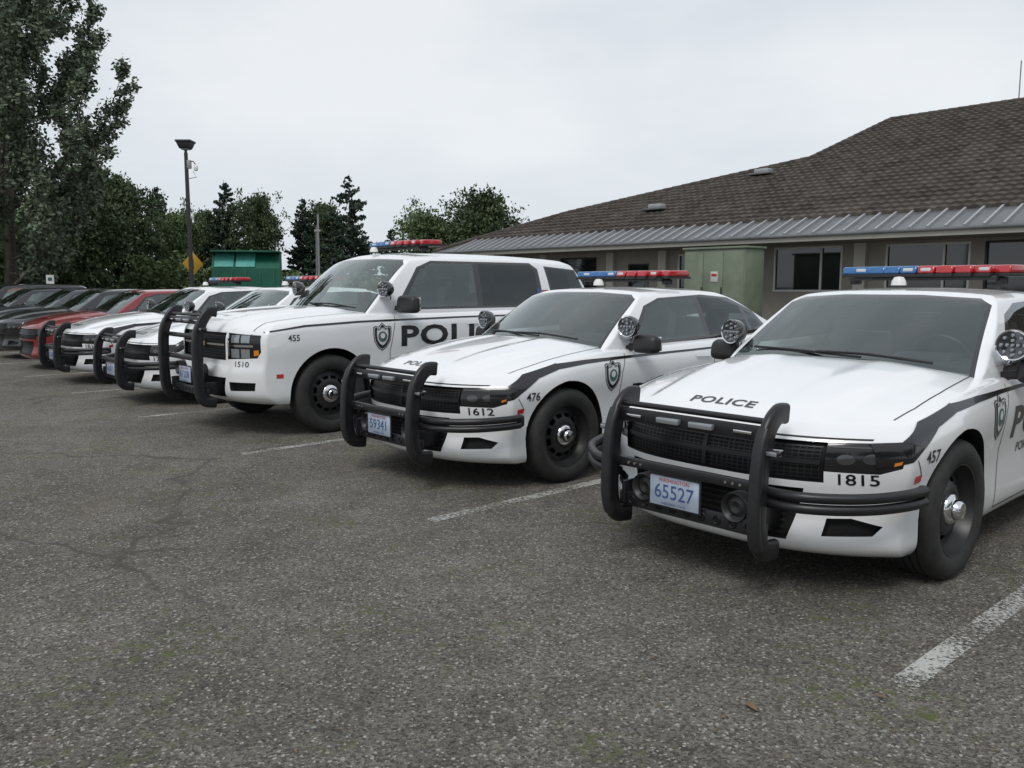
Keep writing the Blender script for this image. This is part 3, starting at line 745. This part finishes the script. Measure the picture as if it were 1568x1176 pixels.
r=N.new('ShaderNodeValToRGB'); r.color_ramp.elements[0].position=.68; r.color_ramp.elements[1].position=.79; r.color_ramp.elements[1].color=(.85,.85,.85,1); L.new(ad.outputs[0],r.inputs['Fac']); L.new(r.outputs['Color'],b.inputs['Alpha'])
mb=MB()
ws=[-1.6,1.23,4.2,7.04,9.8,12.65]+[15.5+2.85*i for i in range(11)]
for w in ws:
    mb.add([(3.05,w-.05,.004),(8.6,w-.05,.004),(8.6,w+.05,.004),(3.05,w+.05,.004)],[(0,1,2,3)],'worn_paint')
obj('parking_markings',mb.mesh('parking_markings'),rot=(0,0,PHI))
simple('grass',(.05,.075,.025),.9,noise=.5,nscale=3,bump=.5)
simple('concrete',(.30,.29,.27),.85,noise=.15,nscale=4,bump=.1)
mb=MB(); mb.add([(-200,52,.02),(200,52,.02),(200,560,.02),(-200,560,.02)],[(0,1,2,3)],'grass'); obj('grass_verge',mb.mesh('grass_verge'))
mb=MB(); mb.box((22.9,10,.065),(2.4,44,.13),'concrete',.02); obj('pavement',mb.mesh('pavement'),rot=(0,0,PHI))

# =============================================================== BUILDING
simple('wall_tan',(.24,.225,.195),.85,noise=.08,nscale=2,bump=.1)
simple('fascia',(.42,.41,.36),.6,noise=.06,nscale=2)
simple('metal_roof',(.15,.155,.16),.4,.3,noise=.2,nscale=1.2)
simple('metal_rib',(.38,.39,.40),.4,.3)
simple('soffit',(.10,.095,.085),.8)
simple('frame_white',(.55,.55,.53),.5)
simple('cabinet_green',(.17,.205,.145),.5,noise=.15,nscale=3)
m,nt,b=newmat('roof_tile'); N=nt.nodes;L=nt.links
tc=N.new('ShaderNodeTexCoord'); v=N.new('ShaderNodeTexVoronoi'); v.inputs['Scale'].default_value=3.2
n=N.new('ShaderNodeTexNoise'); n.inputs['Scale'].default_value=.8; n.inputs['Detail'].default_value=7; n.inputs['Roughness'].default_value=.7
L.new(tc.outputs['Object'],v.inputs['Vector']); L.new(tc.outputs['Object'],n.inputs['Vector'])
sc_=N.new('ShaderNodeSeparateColor'); L.new(v.outputs['Color'],sc_.inputs[0])
r1=N.new('ShaderNodeValToRGB'); r1.color_ramp.elements[0].color=(.050,.042,.036,1); r1.color_ramp.elements[1].color=(.098,.084,.072,1); L.new(sc_.outputs[0],r1.inputs['Fac'])
r2=N.new('ShaderNodeValToRGB'); r2.color_ramp.elements[0].position=.3; r2.color_ramp.elements[1].position=.75; r2.color_ramp.elements[0].color=(.78,.78,.78,1); r2.color_ramp.elements[1].color=(1.2,1.2,1.18,1); L.new(n.outputs['Fac'],r2.inputs['Fac'])
mx=N.new('ShaderNodeMix'); mx.data_type='RGBA'; mx.blend_type='MULTIPLY'; mx.inputs[0].default_value=1; L.new(r1.outputs['Color'],mx.inputs[6]); L.new(r2.outputs['Color'],mx.inputs[7]); L.new(mx.outputs[2],b.inputs['Base Color']); b.inputs['Roughness'].default_value=.85; b.inputs['Specular IOR Level'].default_value=.3
B=empty('police_station_building',(0,0,0),PHI)
U0=22.9; Z0=2.98; SL=.42; WR=-8; 
zs=lambda u:Z0+SL*(u-U0)
outl=[(U0,31.0),(24.0,29.9),(26.9,26.3),(29.2,21.4),(31.1,17.1),(35.7,16.1)]
def wm(u):
    for i in range(len(outl)-1):
        if outl[i][0]<=u<=outl[i+1][0]:
            t=(u-outl[i][0])/(outl[i+1][0]-outl[i][0]); return outl[i][1]*(1-t)+outl[i+1][1]*t
    return outl[-1][1]
UB=U0+1.3
vs=[];fs=[]; step=.06; course=.38
ncol=int((31-WR)/step); nc=int((35.7-UB)/course)+1
for c in range(nc):
    ua=UB+c*course; ub=min(ua+course,35.7)
    for (u,dz) in ((ua,-.03),(ua+.001,.085),(ub,.012)):
        lim=wm(u)
        for i in range(ncol+1):
            w=min(WR+i*step,lim); vs.append((u,w,zs(u)+dz+.045*abs(math.sin(w*math.pi/.30))))
    o=c*3*(ncol+1)
    for rrow in range(2):
        for i in range(ncol):
            if WR+i*step>wm(ua): break
            a=o+rrow*(ncol+1)+i; fs.append((a,a+1,a+ncol+2,a+ncol+1))
me=bpy.data.meshes.new('roof_tiles'); me.from_pydata(vs,[],fs); me.materials.append(M['roof_tile']); obj('roof_tiles',me,B)
mb=MB()
def rp(p,dz=.05): return (p[0],p[1],zs(p[0])+dz)
cap=[rp(p) for p in outl]+[(35.7,WR,zs(35.7)+.05)]
for i in range(len(cap)-1):
    a=Vector(cap[i]);b2=Vector(cap[i+1]); n=max(1,int((b2-a).length/.38))
    for k in range(n):
        p=a.lerp(b2,k/n);q=a.lerp(b2,(k+1)/n); mb.tube([p,q+(q-p)*.1],.11,'roof_tile',8,scale=[1,.82])
O=[outl[0],outl[2],outl[4],outl[5]]
mb.add([rp(O[3],0),(35.7,WR,zs(35.7)),(48,WR,3.2),(48,18,3.2)],[(0,1,2,3)],'roof_tile')
mb.add([rp(O[3],0),(48,18,3.2),rp(O[2],0)],[(0,1,2)],'roof_tile')
mb.add([rp(O[2],0),(48,18,3.2),(48,31,3.0),rp(O[1],0)],[(0,1,2,3)],'roof_tile')
mb.add([rp(O[1],0),(48,31,3.0),rp(O[0],-.02)],[(0,1,2)],'roof_tile')
obj('roof_ridge',mb.mesh('roof_ridge'),B)
mb=MB()
mb.add([(U0,WR,Z0+.02),(U0,31,Z0+.02),(UB+.05,29.8,zs(UB+.05)+.01),(UB+.05,WR,zs(UB+.05)+.01)],[(0,1,2,3)],'metal_roof')
w=WR+.2
while w<29.6:
    mb.sweep([(U0,w,Z0+.04),(UB,w,zs(UB)+.04)],[(.03,.035),(-.03,.035),(-.03,-.03),(.03,-.03)],'metal_rib'); w+=.46
obj('metal_eave_band',mb.mesh('metal_eave_band'),B)
mb=MB()
mb.box((U0-.03,(WR+31)/2,Z0-.10),(.06,31-WR,.20),'fascia',.01); mb.box((U0-.09,(WR+31)/2,Z0-.03),(.10,31-WR,.08),'metal_roof',.03)
obj('fascia_gutter',mb.mesh('fascia_gutter'),B)
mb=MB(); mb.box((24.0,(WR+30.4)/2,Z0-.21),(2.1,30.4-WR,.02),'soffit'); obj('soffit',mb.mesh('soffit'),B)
wins=[(4.4,6.5,1.25,2.68),(6.9,8.25,1.0,2.68),(8.6,10.9,1.25,2.68),(12.2,14.5,1.3,2.70),(16.0,18.3,1.0,2.60),(19.6,20.6,.1,2.3),(22.2,24.2,1.25,2.6),(26,28,1.25,2.6)]
mb=MB(); uW=24.3; prev=WR
def wallp(w0,w1,z0,z1): mb.box((uW+.1,(w0+w1)/2,(z0+z1)/2),(.2,w1-w0,z1-z0),'wall_tan')
for (a,b_,z0,z1) in wins:
    wallp(prev,a,0,2.76); wallp(a,b_,0,z0); wallp(a,b_,z1,2.76); prev=b_
wallp(prev,30.0,0,2.76); mb.box((36,29.9,1.38),(23.2,.2,2.76),'wall_tan'); mb.box((36,WR,1.38),(23.2,.2,2.76),'wall_tan')
for w in (11.6,15.2,18.9,21.4,25.1,29.8,6.65): mb.box((uW-.08,w,1.38),(.16,.35,2.74),'fascia',.01)
obj('walls',mb.mesh('walls',smooth=False),B)
mb=MB()
for (a,b_,z0,z1) in wins:
    c=(a+b_)/2; zc=(z0+z1)/2; wd=b_-a; h=z1-z0; uu=uW+.05
    mb.box((uu+.03,c,zc),(.02,wd-.02,h-.02),'pane_dark')
    t=.06
    for (cw,cz,sw_,sh) in ((a+t/2,zc,t,h),(b_-t/2,zc,t,h),(c,z0+t/2,wd-2*t,t),(c,z1-t/2,wd-2*t,t))+(((c-wd*.2,zc,t,h-2*t),) if wd>2.25 else ()):
        mb.box((uu-.02,cw,cz),(.06,sw_,sh),'frame_white' if wd>2.25 else 'black_plastic',.005)
obj('windows',mb.mesh('windows'),B)
mb=MB()
for (u,w) in ((29.5,18.2),(26.2,20.8)):
    mb.box((u,w,zs(u)+.2),(.4,.6,.16),'metal_rib',.03); mb.box((u,w,zs(u)+.08),(.7,.95,.08),'metal_roof',.03)
obj('roof_vents',mb.mesh('roof_vents'),B)
mb=MB(); mb.tube([(35.7,11.3,zs(35.7)),(35.7,11.3,zs(35.7)+1.5)],.02,'metal_roof',6); mb.box((35.7,10.9,zs(35.7)+.3),(.3,.3,.6),'metal_roof',.02); obj('roof_antenna',mb.mesh('roof_antenna'),B)
E=empty('electrical_cabinet',uw(21.2,14.3),PHI)
mb=MB(); mb.box((0,0,1.3),(1.0,2.1,2.5),'cabinet_green',.03); mb.box((0,0,.04),(1.2,2.3,.1),'concrete',.02); mb.box((0,0,2.58),(1.1,2.2,.06),'cabinet_green',.015)
for w in (-.69,0,.69): mb.box((-.51,w,1.32),(.03,.66,2.3),'cabinet_green',.01)
for w in (-.3,.38): mb.box((-.54,w,1.3),(.03,.04,.3),'steel_black',.01)
mb.box((-.53,-.05,1.75),(.02,.24,.30),'frame_white',.004); mb.box((-.545,-.05,1.80),(.01,.18,.07),'decal_red',.002)
obj('cabinet',mb.mesh('cabinet'),E)

# =============================================================== street furniture
simple('pole_dark',(.03,.03,.032),.5); simple('pole_grey',(.28,.29,.28),.5,.3); simple('sign_yellow',(.60,.33,.02),.5); simple('teal',(.10,.42,.36),.5,noise=.1); simple('bin_green',(.01,.11,.07),.5,noise=.15,nscale=2)
def at(px,depth,z=0): return Vector(((px-784)/1268*depth,depth,z))
e=empty('street_lamp',at(297,30),0)
mb=MB(); mb.tube([(0,0,0),(0,0,3),(0,0,6.15)],.085,'pole_dark',12,scale=[1,.9,.75]); mb.box((0,0,.2),(.4,.4,.4),'concrete',.04)
mb.tube([(0,0,6.1),(0,0,6.25)],.05,'pole_dark',8); mb.box((0,0,6.38),(.34,.34,.22),'pole_dark',.03,taper=(1.5,1.5)); mb.box((0,0,6.53),(.56,.56,.08),'pole_dark',.03); mb.box((0,0,6.26),(.26,.26,.02),'lens_clear',.005)
mb.tube([(0,0,5.85),(.25,0,5.85),(.32,0,5.75)],.02,'pole_dark',8); mb.box((.33,0,5.62),(.14,.14,.2),'white_plastic',.05); mb.box((.1,0,5.75),(.14,.12,.3),'pole_grey',.02)
mb.tube([(.25,-.05,5.5),(.36,-.05,5.3),(.1,-.05,5.25)],.012,'pole_dark',6)
obj('pole_and_head',mb.mesh('lamp'),e)
e=empty('traffic_warning_sign',at(300,36),math.radians(58))
mb=MB(); mb.tube([(0,.03,0),(0,.03,3.0)],.035,'pole_grey',8); mb.box((0,0,2.42),(.74,.02,.74),'sign_yellow',.004,Matrix.Rotation(math.radians(45),4,'Y'))
mb.sweep([(0,-.016,2.2),(0,-.016,2.62)],[(.03,.003),(-.03,.003),(-.03,-.003),(.03,-.003)],'decal_black')
obj('sign',mb.mesh('sign'),e)
e=empty('parking_sign',at(82,30),0)
mb=MB(); mb.tube([(0,.03,0),(0,.03,1.9)],.025,'pole_grey',8); mb.box((0,0,1.66),(.28,.015,.42),'white_plastic',.003); mb.box((0,-.011,1.72),(.16,.006,.12),'decal_green',.001)
obj('sign',mb.mesh('psign'),e)
e=empty('utility_pole',at(490,42),0)
mb=MB(); mb.tube([(0,0,0),(.05,0,5.0)],.07,'pole_grey',10,scale=[1,.7]); mb.tube([(-.12,0,0),(-.05,0,4.4)],.03,'pole_grey',8); mb.box((0,0,4.2),(.3,.1,.12),'pole_grey',.02); obj('pole',mb.mesh('upole'),e)
e=empty('recycling_container',at(383,38),math.radians(12))
mb=MB(); X=1.45
prof=[(-.9,.0),(.9,0),(.9,2.95),(-.25,2.95),(-.9,2.25)]
mb.add([(-X,p[0],p[1]) for p in prof]+[(X,p[0],p[1]) for p in prof],[(0,1,2,3,4),(9,8,7,6,5)]+[(i,i+5,(i+1)%5+5,(i+1)%5) for i in range(5)],'bin_green')
rt=Matrix.Rotation(math.atan2(.7,.65),4,'X')
for x in (-.93,-.02): mb.box((x,-.60,2.62),(.82,.86,.05),'teal',.01,rt)
mb.box((0,-.0,3.0),(2.95,1.9,.07),'bin_green',.01)
for x in (-1.2,-.6,0,.6,1.2): mb.box((x,-.92,1.1),(.06,.06,2.1),'bin_green',.01)
obj('container',mb.mesh('container'),e)
e=empty('power_line',uw(-13,0),PHI)
mb=MB()
for w in (-50,-14,22,58):
    mb.tube([(0,w,0),(0,w,11)],.16,'pole_dark',8,scale=[1,.75])
    for z in (10.4,9.3): mb.box((0,w,z),(2.2,.1,.12),'pole_dark',.01)
for (x,z) in ((-1,10.5),(0,11),(1,10.5),(-.9,9.4),(.9,9.4),(.15,7.6),(.15,7.2)):
    for a,b in ((-50,-14),(-14,22),(22,58)):
        mb.tube([(x,a+(b-a)*t/12,z-.9*4*(t/12)*(1-t/12)) for t in range(13)],.028,'pole_dark',5,caps=False)
obj('poles_and_wires',mb.mesh('powerline'),e)

# =============================================================== TREES
def leafmat(name,c0,c1,c2):
    m,nt,b=newmat(name); N=nt.nodes;L=nt.links
    tc=N.new('ShaderNodeTexCoord'); n=N.new('ShaderNodeTexNoise'); n.inputs['Scale'].default_value=.9; n.inputs['Detail'].default_value=4
    L.new(tc.outputs['Object'],n.inputs['Vector']); g=N.new('ShaderNodeNewGeometry')
    a=N.new('ShaderNodeMath'); a.operation='MULTIPLY_ADD'; a.inputs[1].default_value=.3; L.new(g.outputs['Random Per Island'],a.inputs[0]); L.new(n.outputs['Fac'],a.inputs[2])
    r=N.new('ShaderNodeValToRGB'); r.color_ramp.elements[0].position=.4; r.color_ramp.elements[1].position=.9; r.color_ramp.elements[0].color=(*c0,1); r.color_ramp.elements[1].color=(*c2,1)
    e=r.color_ramp.elements.new(.65); e.color=(*c1,1); L.new(a.outputs[0],r.inputs['Fac']); L.new(r.outputs['Color'],b.inputs['Base Color']); b.inputs['Roughness'].default_value=.6; b.inputs['Specular IOR Level'].default_value=.25
leafmat('leaf_deciduous',(.038,.060,.030),(.062,.090,.042),(.11,.145,.065))
leafmat('leaf_light',(.07,.10,.04),(.10,.145,.06),(.15,.20,.09))
leafmat('leaf_poplar',(.085,.115,.08),(.125,.16,.105),(.20,.24,.155))
leafmat('leaf_conifer',(.024,.040,.030),(.038,.060,.042),(.065,.09,.058))
simple('bark',(.075,.062,.05),.9,noise=.3,nscale=8,bump=.5)
simple('bark_pale',(.12,.11,.09),.9,noise=.3,nscale=6,bump=.4)
def leaves_to(rng,cent,size):
    n=len(cent); a=rng.normal(size=(n,3)); a/=np.linalg.norm(a,axis=1)[:,None]; b=rng.normal(size=(n,3)); b=np.cross(a,b); b/=np.linalg.norm(b,axis=1)[:,None]
    s=(size*rng.uniform(.6,1.3,n))[:,None]; a=a*s; b=b*s*.6
    return np.stack([cent-a,cent-b,cent+a,cent+b],1).reshape(-1,3)
def treemesh(name,mb,lv,mats):
    me=bpy.data.meshes.new(name); nv=len(mb.v); V=np.vstack([np.array(mb.v).reshape(-1,3),lv]) if nv else lv
    nl=len(lv)//4; loops=[i for f in mb.f for i in f]; sizes=[len(f) for f in mb.f]
    lp=np.concatenate([np.array(loops,dtype=np.int32),np.arange(nv,nv+nl*4,dtype=np.int32)]); sz=np.concatenate([np.array(sizes,dtype=np.int32),np.full(nl,4,dtype=np.int32)])
    st=np.concatenate([[0],np.cumsum(sz)[:-1]]).astype(np.int32)
    me.vertices.add(len(V)); me.vertices.foreach_set('co',V.astype(np.float32).ravel()); me.loops.add(len(lp)); me.loops.foreach_set('vertex_index',lp)
    me.polygons.add(len(sz)); me.polygons.foreach_set('loop_start',st); me.polygons.foreach_set('loop_total',sz)
    me.polygons.foreach_set('material_index',np.concatenate([np.zeros(len(sizes)),np.ones(nl)]).astype(np.int32))
    for m in mats: me.materials.append(M[m])
    me.update(calc_edges=True); me.validate(); return me
def decid(name,seed,H,R,base=.2,nl=26,leaf=.16,count=14000,up=.5,sig=.45,mats=('bark','leaf_deciduous'),pw=.6,sub=3,peak=.45,spread=.22):
    rng=np.random.default_rng(seed); mb=MB(); cl=[]
    tr=[Vector((rng.normal()*.012*H*t,rng.normal()*.012*H*t,H*.93*t)) for t in np.linspace(0,1,9)]
    mb.tube(tr,.022*H,mats[0],9,scale=[1.25,1,.85,.72,.6,.45,.33,.2,.08])
    for i in range(nl):
        h=base+(.95-base)*(i+rng.uniform(0,1))/nl; a=i*2.4+rng.uniform(-.5,.5)
        rel=(h-base)/(1-base)
        env=R*(min(1,(rel/peak))**pw if rel<peak else max(.12,1-((rel-peak)/(1-peak))**1.8))
        k=min(int(h*8/.93),7); p0=tr[k].lerp(tr[k+1],min(1,h*8/.93-k))
        ln=max(.5,env)*rng.uniform(.7,1.2); d=Vector((math.cos(a),math.sin(a),0))
        p3=p0+d*ln+Vector((0,0,ln*up*rng.uniform(.7,1.3))); pm=p0.lerp(p3,.5)+Vector((0,0,-.08*ln*up+.05*ln))+Vector(rng.normal(size=3))*.06*ln
        pts=smoothpath([p0,pm,p3],4); mb.tube(pts,.009*H*(1-.6*rel),mats[0],6,scale=list(np.linspace(1,.15,len(pts))))
        for t in np.linspace(.35,1,5):
            p=pts[int(t*(len(pts)-1))]; cl.append((np.array(p),ln*spread*.6+sig*.5))
            for _ in range(sub):
                q=p+Vector(rng.normal(size=3))*ln*spread+Vector((0,0,ln*.08*(1+up))); cl.append((np.array(q),sig*rng.uniform(.5,1.2)))
                if rng.uniform()<.6: mb.tube([p,p.lerp(q,.5)+Vector((0,0,.05)),q],.003*H,mats[0],4,scale=[1,.6,.2])
    wts=np.array([c[1]**2 for c in cl]); wts/=wts.sum(); idx=rng.choice(len(cl),count,p=wts)
    cc=np.array([c[0] for c in cl])[idx]; ss=np.array([c[1] for c in cl])[idx]
    g=rng.normal(size=(count,3))*np.array([1,1,.75]); cent=cc+g*ss[:,None]*.75; cent[:,2]=np.maximum(cent[:,2],.4)
    return treemesh(name,mb,leaves_to(rng,cent,leaf),mats)
def poplar(name,seed,H,R,count,leaf):
    rng=np.random.default_rng(seed); mb=MB(); C=[];S_=[]
    def spray(pts,r0,depth,ln):
        mb.tube(pts,r0,'bark_pale',6,scale=list(np.linspace(1,.12,len(pts))))
        if depth>=1:
            for t in np.linspace(.15,1,9):
                p=pts[min(len(pts)-1,int(t*(len(pts)-1)))]; C.append(np.array(p)); S_.append(.07+.17*(1-abs(t-.55))*min(1,ln/1.6))
        if depth<2:
            nb=int(7+ln*1.3) if depth==0 else 6
            for i in range(nb):
                t=.22+.76*(i+rng.uniform())/nb; p=pts[min(len(pts)-1,int(t*(len(pts)-1)))]; tan=(pts[-1]-pts[0]).normalized()
                out=Vector(rng.normal(size=3)); out-=tan*out.dot(tan); out.normalize()
                l2=ln*(.34 if depth==0 else .42)*(1.15-t)*rng.uniform(.6,1.3)+.3
                e=p+(out*.55+tan*.8+Vector((0,0,.45))).normalized()*l2; m_=p.lerp(e,.5)+out*.08*l2
                spray(smoothpath([p,m_,e],3),r0*.4,depth+1,l2)
    mb.tube([(0,0,0),(.1,0,H*.35),(0,.1,H*.7),(.1,0,H)],.24,'bark_pale',10,scale=[1.2,.8,.45,.08])
    nL=36
    for i in range(nL):
        h=.05+.87*(i/nL); a=i*2.4+rng.uniform(-.4,.4); rel=h
        ln=(R*1.25)*(min(1,.55+rel*1.6) if rel<.4 else max(.25,1-((rel-.4)/.6)**1.6))*rng.uniform(.7,1.2)
        d=Vector((math.cos(a),math.sin(a),0)); p0=Vector((0,0,h*H)); p2=p0+d*ln*.80+Vector((0,0,ln*1.0)); p1=p0+d*ln*.52+Vector((0,0,ln*.32))
        spray(smoothpath([p0,p1,p2],5),.075*(1-.5*rel),0,ln)
    C=np.array(C);S_=np.array(S_); w=S_**1.6; w/=w.sum(); idx=rng.choice(len(C),count,p=w)
    cent=C[idx]+rng.normal(size=(count,3))*S_[idx][:,None]*np.array([.8,.8,1.1])
    cent[:,2]=np.maximum(cent[:,2],.4)
    return treemesh(name,mb,leaves_to(rng,cent,leaf),('bark_pale','leaf_poplar'))
def conif(name,seed,H,R,count=12000,leaf=.17,base=.08,irr=.35):
    rng=np.random.default_rng(seed); mb=MB(); cs=[]
    mb.tube([(0,0,0),(.02*H*rng.normal()*.3,0,H*.5),(0,0,H)],.02*H,'bark',8,scale=[1,.6,.08])
    nw=int(H/.42)
    for i in range(nw):
        h=base+(1-base)*i/nw; 
        for k in range(6):
            a=rng.uniform(0,6.28); ln=R*(1-h)**.8*rng.uniform(1-irr,1+irr*.6)+.15; d=np.array([math.cos(a),math.sin(a),0]); z=h*H+rng.uniform(-.2,.2)
            droop=-.25+.5*h
            p0=Vector((0,0,z)); p1=Vector((d[0]*ln*.6,d[1]*ln*.6,z+ln*.6*droop)); p2=Vector((d[0]*ln,d[1]*ln,z+ln*(droop+.08)))
            mb.tube([p0,p1,p2],.03*(1-h)+.012,'bark',4,scale=[1,.6,.2]); cs.append((np.array(p0),np.array(p1),np.array(p2),ln))
    w=np.array([c[3]**1.5 for c in cs]); w/=w.sum(); idx=rng.choice(len(cs),count,p=w); t=rng.uniform(.12,1,count)**.8
    P0=np.array([c[0] for c in cs])[idx];P1=np.array([c[1] for c in cs])[idx];P2=np.array([c[2] for c in cs])[idx];Ln=np.array([c[3] for c in cs])[idx]
    T=t[:,None]; pt=np.where(T<.6,P0+(P1-P0)*T/.6,P1+(P2-P1)*(T-.6)/.4)
    g=rng.normal(size=(count,3))*np.array([.13,.13,.07])*(Ln[:,None]*.9+.3)*(1.15-T)
    cent=pt+g; cent[:,2]-=np.abs(rng.normal(size=count))*.08
    return treemesh(name,mb,leaves_to(rng,cent,leaf),('bark','leaf_conifer'))
D=[decid('decidA',1,9,3.4,leaf=.16,count=16000),decid('decidB',2,9,3.0,base=.12,nl=30,leaf=.15,count=16000,peak=.35,sig=.38),decid('decidC',5,8,3.6,base=.15,nl=24,leaf=.16,count=14000,mats=('bark','leaf_light'))]
K=[conif('conifA',7,11,3.0),conif('conifB',8,10,2.6,irr=.6,count=9000),conif('conifC',9,11,3.8,irr=.75,count=9000)]
BIG=poplar('poplar',21,16,4.0,80000,.095)
def tree(mesh,name,px,topy,depth,basez=0,H0=9,widthpx=None,R0=3.3,rz=0):
    h=(437-topy)/1268*depth+1.5
    s=h/H0; sx=s if widthpx is None else (widthpx/2/1268*depth)/R0
    o=obj(name,mesh,None,at(px,depth,basez)); o.scale=(sx,sx,s); o.rotation_euler=(0,0,rz); return o
tree(BIG,'poplar_tree',22,-130,31,0,17.5,350,4.3,1.0)
tree(BIG,'poplar_tree',-100,-110,34,0,17.5,340,4.3,3.0)
tree(D[1],'deciduous_tree',90,300,52,0,9,150,3.2,2)
tree(D[0],'deciduous_tree',150,268,46,0,9.2,135,3.4,.5)
tree(D[1],'deciduous_tree',205,285,54,0,9,100,3.0,4)
tree(K[0],'conifer_tree',252,288,62,0,11,80,3.0,1)
tree(D[2],'deciduous_tree',283,335,58,0,8,70,3.6,1)
tree(K[1],'conifer_tree',352,280,60,0,10,85,2.6,2)
tree(D[0],'deciduous_tree',398,308,58,0,9.2,75,3.4,3)
tree(D[1],'deciduous_tree',325,330,64,0,9,80,3.0,5)
tree(K[0],'conifer_tree',468,305,60,0,11,75,3.0,4)
tree(D[1],'deciduous_tree',500,318,62,0,9,85,3.0,2.2)
tree(K[2],'conifer_tree',540,272,58,0,11,135,3.8,.4)
tree(K[1],'conifer_tree',602,350,75,0,10,60,2.6,1)
tree(D[2],'deciduous_tree',655,331,70,0,8.3,85,3.6,.2)
tree(D[0],'deciduous_tree',742,303,66,0,9.2,110,3.4,1.6)
tree(D[1],'deciduous_tree',700,345,72,0,9,90,3.0,.6)
tree(D[0],'deciduous_tree',-40,290,50,0,9.2,170,3.4,2.6)
tree(D[2],'deciduous_tree',20,330,46,0,8.3,150,3.6,3.6)
for (x,y,k,sc) in ((14,-16,0,1.1),(22,-14,1,1.2),(30,-8,0,1.0),(6,-22,1,1.2),(-6,-26,0,1.1)):  # unseen trees behind the camera, added to darken the car window reflections
    o=obj('deciduous_tree',D[k],None,(x,y,0)); o.scale=(sc*1.3,sc*1.3,sc)
rng=np.random.default_rng(5); cents=[]
for px in range(-260,760,26):
    dpt=rng.uniform(46,56); c=at(px+rng.uniform(-10,10),dpt,0); h=rng.uniform(1.6,3.4) if px<430 else rng.uniform(1.3,2.6)
    n=1300; p=rng.normal(size=(n,3)); p/=np.linalg.norm(p,axis=1)[:,None]; p*=rng.uniform(.5,1.05,n)[:,None]**.6; cents.append(np.array([c.x,c.y,h*.45])+p*np.array([1.4,1.3,h*.6]))
me=treemesh('shrubs',MB(),leaves_to(rng,np.vstack(cents),.16),('bark','leaf_light')); obj('shrub_mass',me)
simple('dry_leaf',(.16,.10,.05),.8,noise=.3,nscale=40)
mb=MB(); rng2=random.Random(4)
def gp(px,py):
    th=math.radians(6.8); v=(588-py)/1268; dz=v*math.cos(th)-math.sin(th); dy=math.cos(th)+v*math.sin(th); t=1.5/-dz; return Vector(((px-784)/1268*t,dy*t,.008))
for (px,py,s) in [(1150,1085,.035),(1108,1100,.014),(1350,1070,.02),(455,930,.015),(240,800,.015),(1000,1010,.012)]+[(rng2.uniform(0,1568),rng2.uniform(700,1170),rng2.uniform(.005,.012)) for _ in range(90)]:
    c=gp(px,py); a=rng2.uniform(0,6.28)
    pts=[(1,0,.0),(.4,.35,.15),(-.5,.4,.2),(-1,0,.05),(-.5,-.35,.1),(.4,-.4,.2)]
    mb.add([c+Vector((s*(x*math.cos(a)-y*math.sin(a)),s*(x*math.sin(a)+y*math.cos(a)),s*z)) for x,y,z in pts],[(0,1,2,3,4,5)],'dry_leaf')
obj('fallen_leaves',mb.mesh('fallen_leaves'))

# =============================================================== WORLD / LIGHT / CAMERA
wd=bpy.data.worlds.new('World'); scene.world=wd; wd.use_nodes=True; nt=wd.node_tree; N=nt.nodes; L=nt.links
bg=N['Background']; sky=N.new('ShaderNodeTexSky'); sky.sky_type='NISHITA'; sky.sun_disc=False
EL,AZ=math.radians(52),math.radians(200)
sky.sun_elevation=EL; sky.sun_rotation=AZ
tc=N.new('ShaderNodeTexCoord'); mp=N.new('ShaderNodeMapping'); mp.inputs['Scale'].default_value=(1,1,2.6); L.new(tc.outputs['Generated'],mp.inputs['Vector'])
n=N.new('ShaderNodeTexNoise'); n.inputs['Scale'].default_value=1.7; n.inputs['Detail'].default_value=5; n.inputs['Roughness'].default_value=.5; L.new(mp.outputs[0],n.inputs['Vector'])
r=N.new('ShaderNodeValToRGB'); r.color_ramp.elements[0].position=.34; r.color_ramp.elements[1].position=.68; r.color_ramp.elements[0].color=(6.1,6.7,7.4,1); r.color_ramp.elements[1].color=(8.7,9.0,9.3,1)
L.new(n.outputs['Fac'],r.inputs['Fac'])
mx=N.new('ShaderNodeMix'); mx.data_type='RGBA'; mx.inputs[0].default_value=.93; L.new(sky.outputs[0],mx.inputs[6]); L.new(r.outputs['Color'],mx.inputs[7]); L.new(mx.outputs[2],bg.inputs['Color']); bg.inputs['Strength'].default_value=.1
sd=bpy.data.lights.new('sun','SUN'); sd.energy=1.45; sd.angle=math.radians(20); sd.color=(1,.97,.93)
so=bpy.data.objects.new('sun',sd); COL.objects.link(so)
dirv=Vector((math.sin(AZ)*math.cos(EL),math.cos(AZ)*math.cos(EL),math.sin(EL))); so.rotation_euler=dirv.to_track_quat('Z','Y').to_euler()
cam=bpy.data.cameras.new('camera'); co=bpy.data.objects.new('camera',cam); COL.objects.link(co); co.location=(0,0,1.5); co.rotation_euler=(math.radians(90-6.8),0,0)
cam.sensor_width=36; cam.lens=29.1; cam.clip_end=2000; cam.clip_start=.05; scene.camera=co
scene.view_settings.view_transform='Standard'; scene.view_settings.look='None'; scene.view_settings.exposure=0
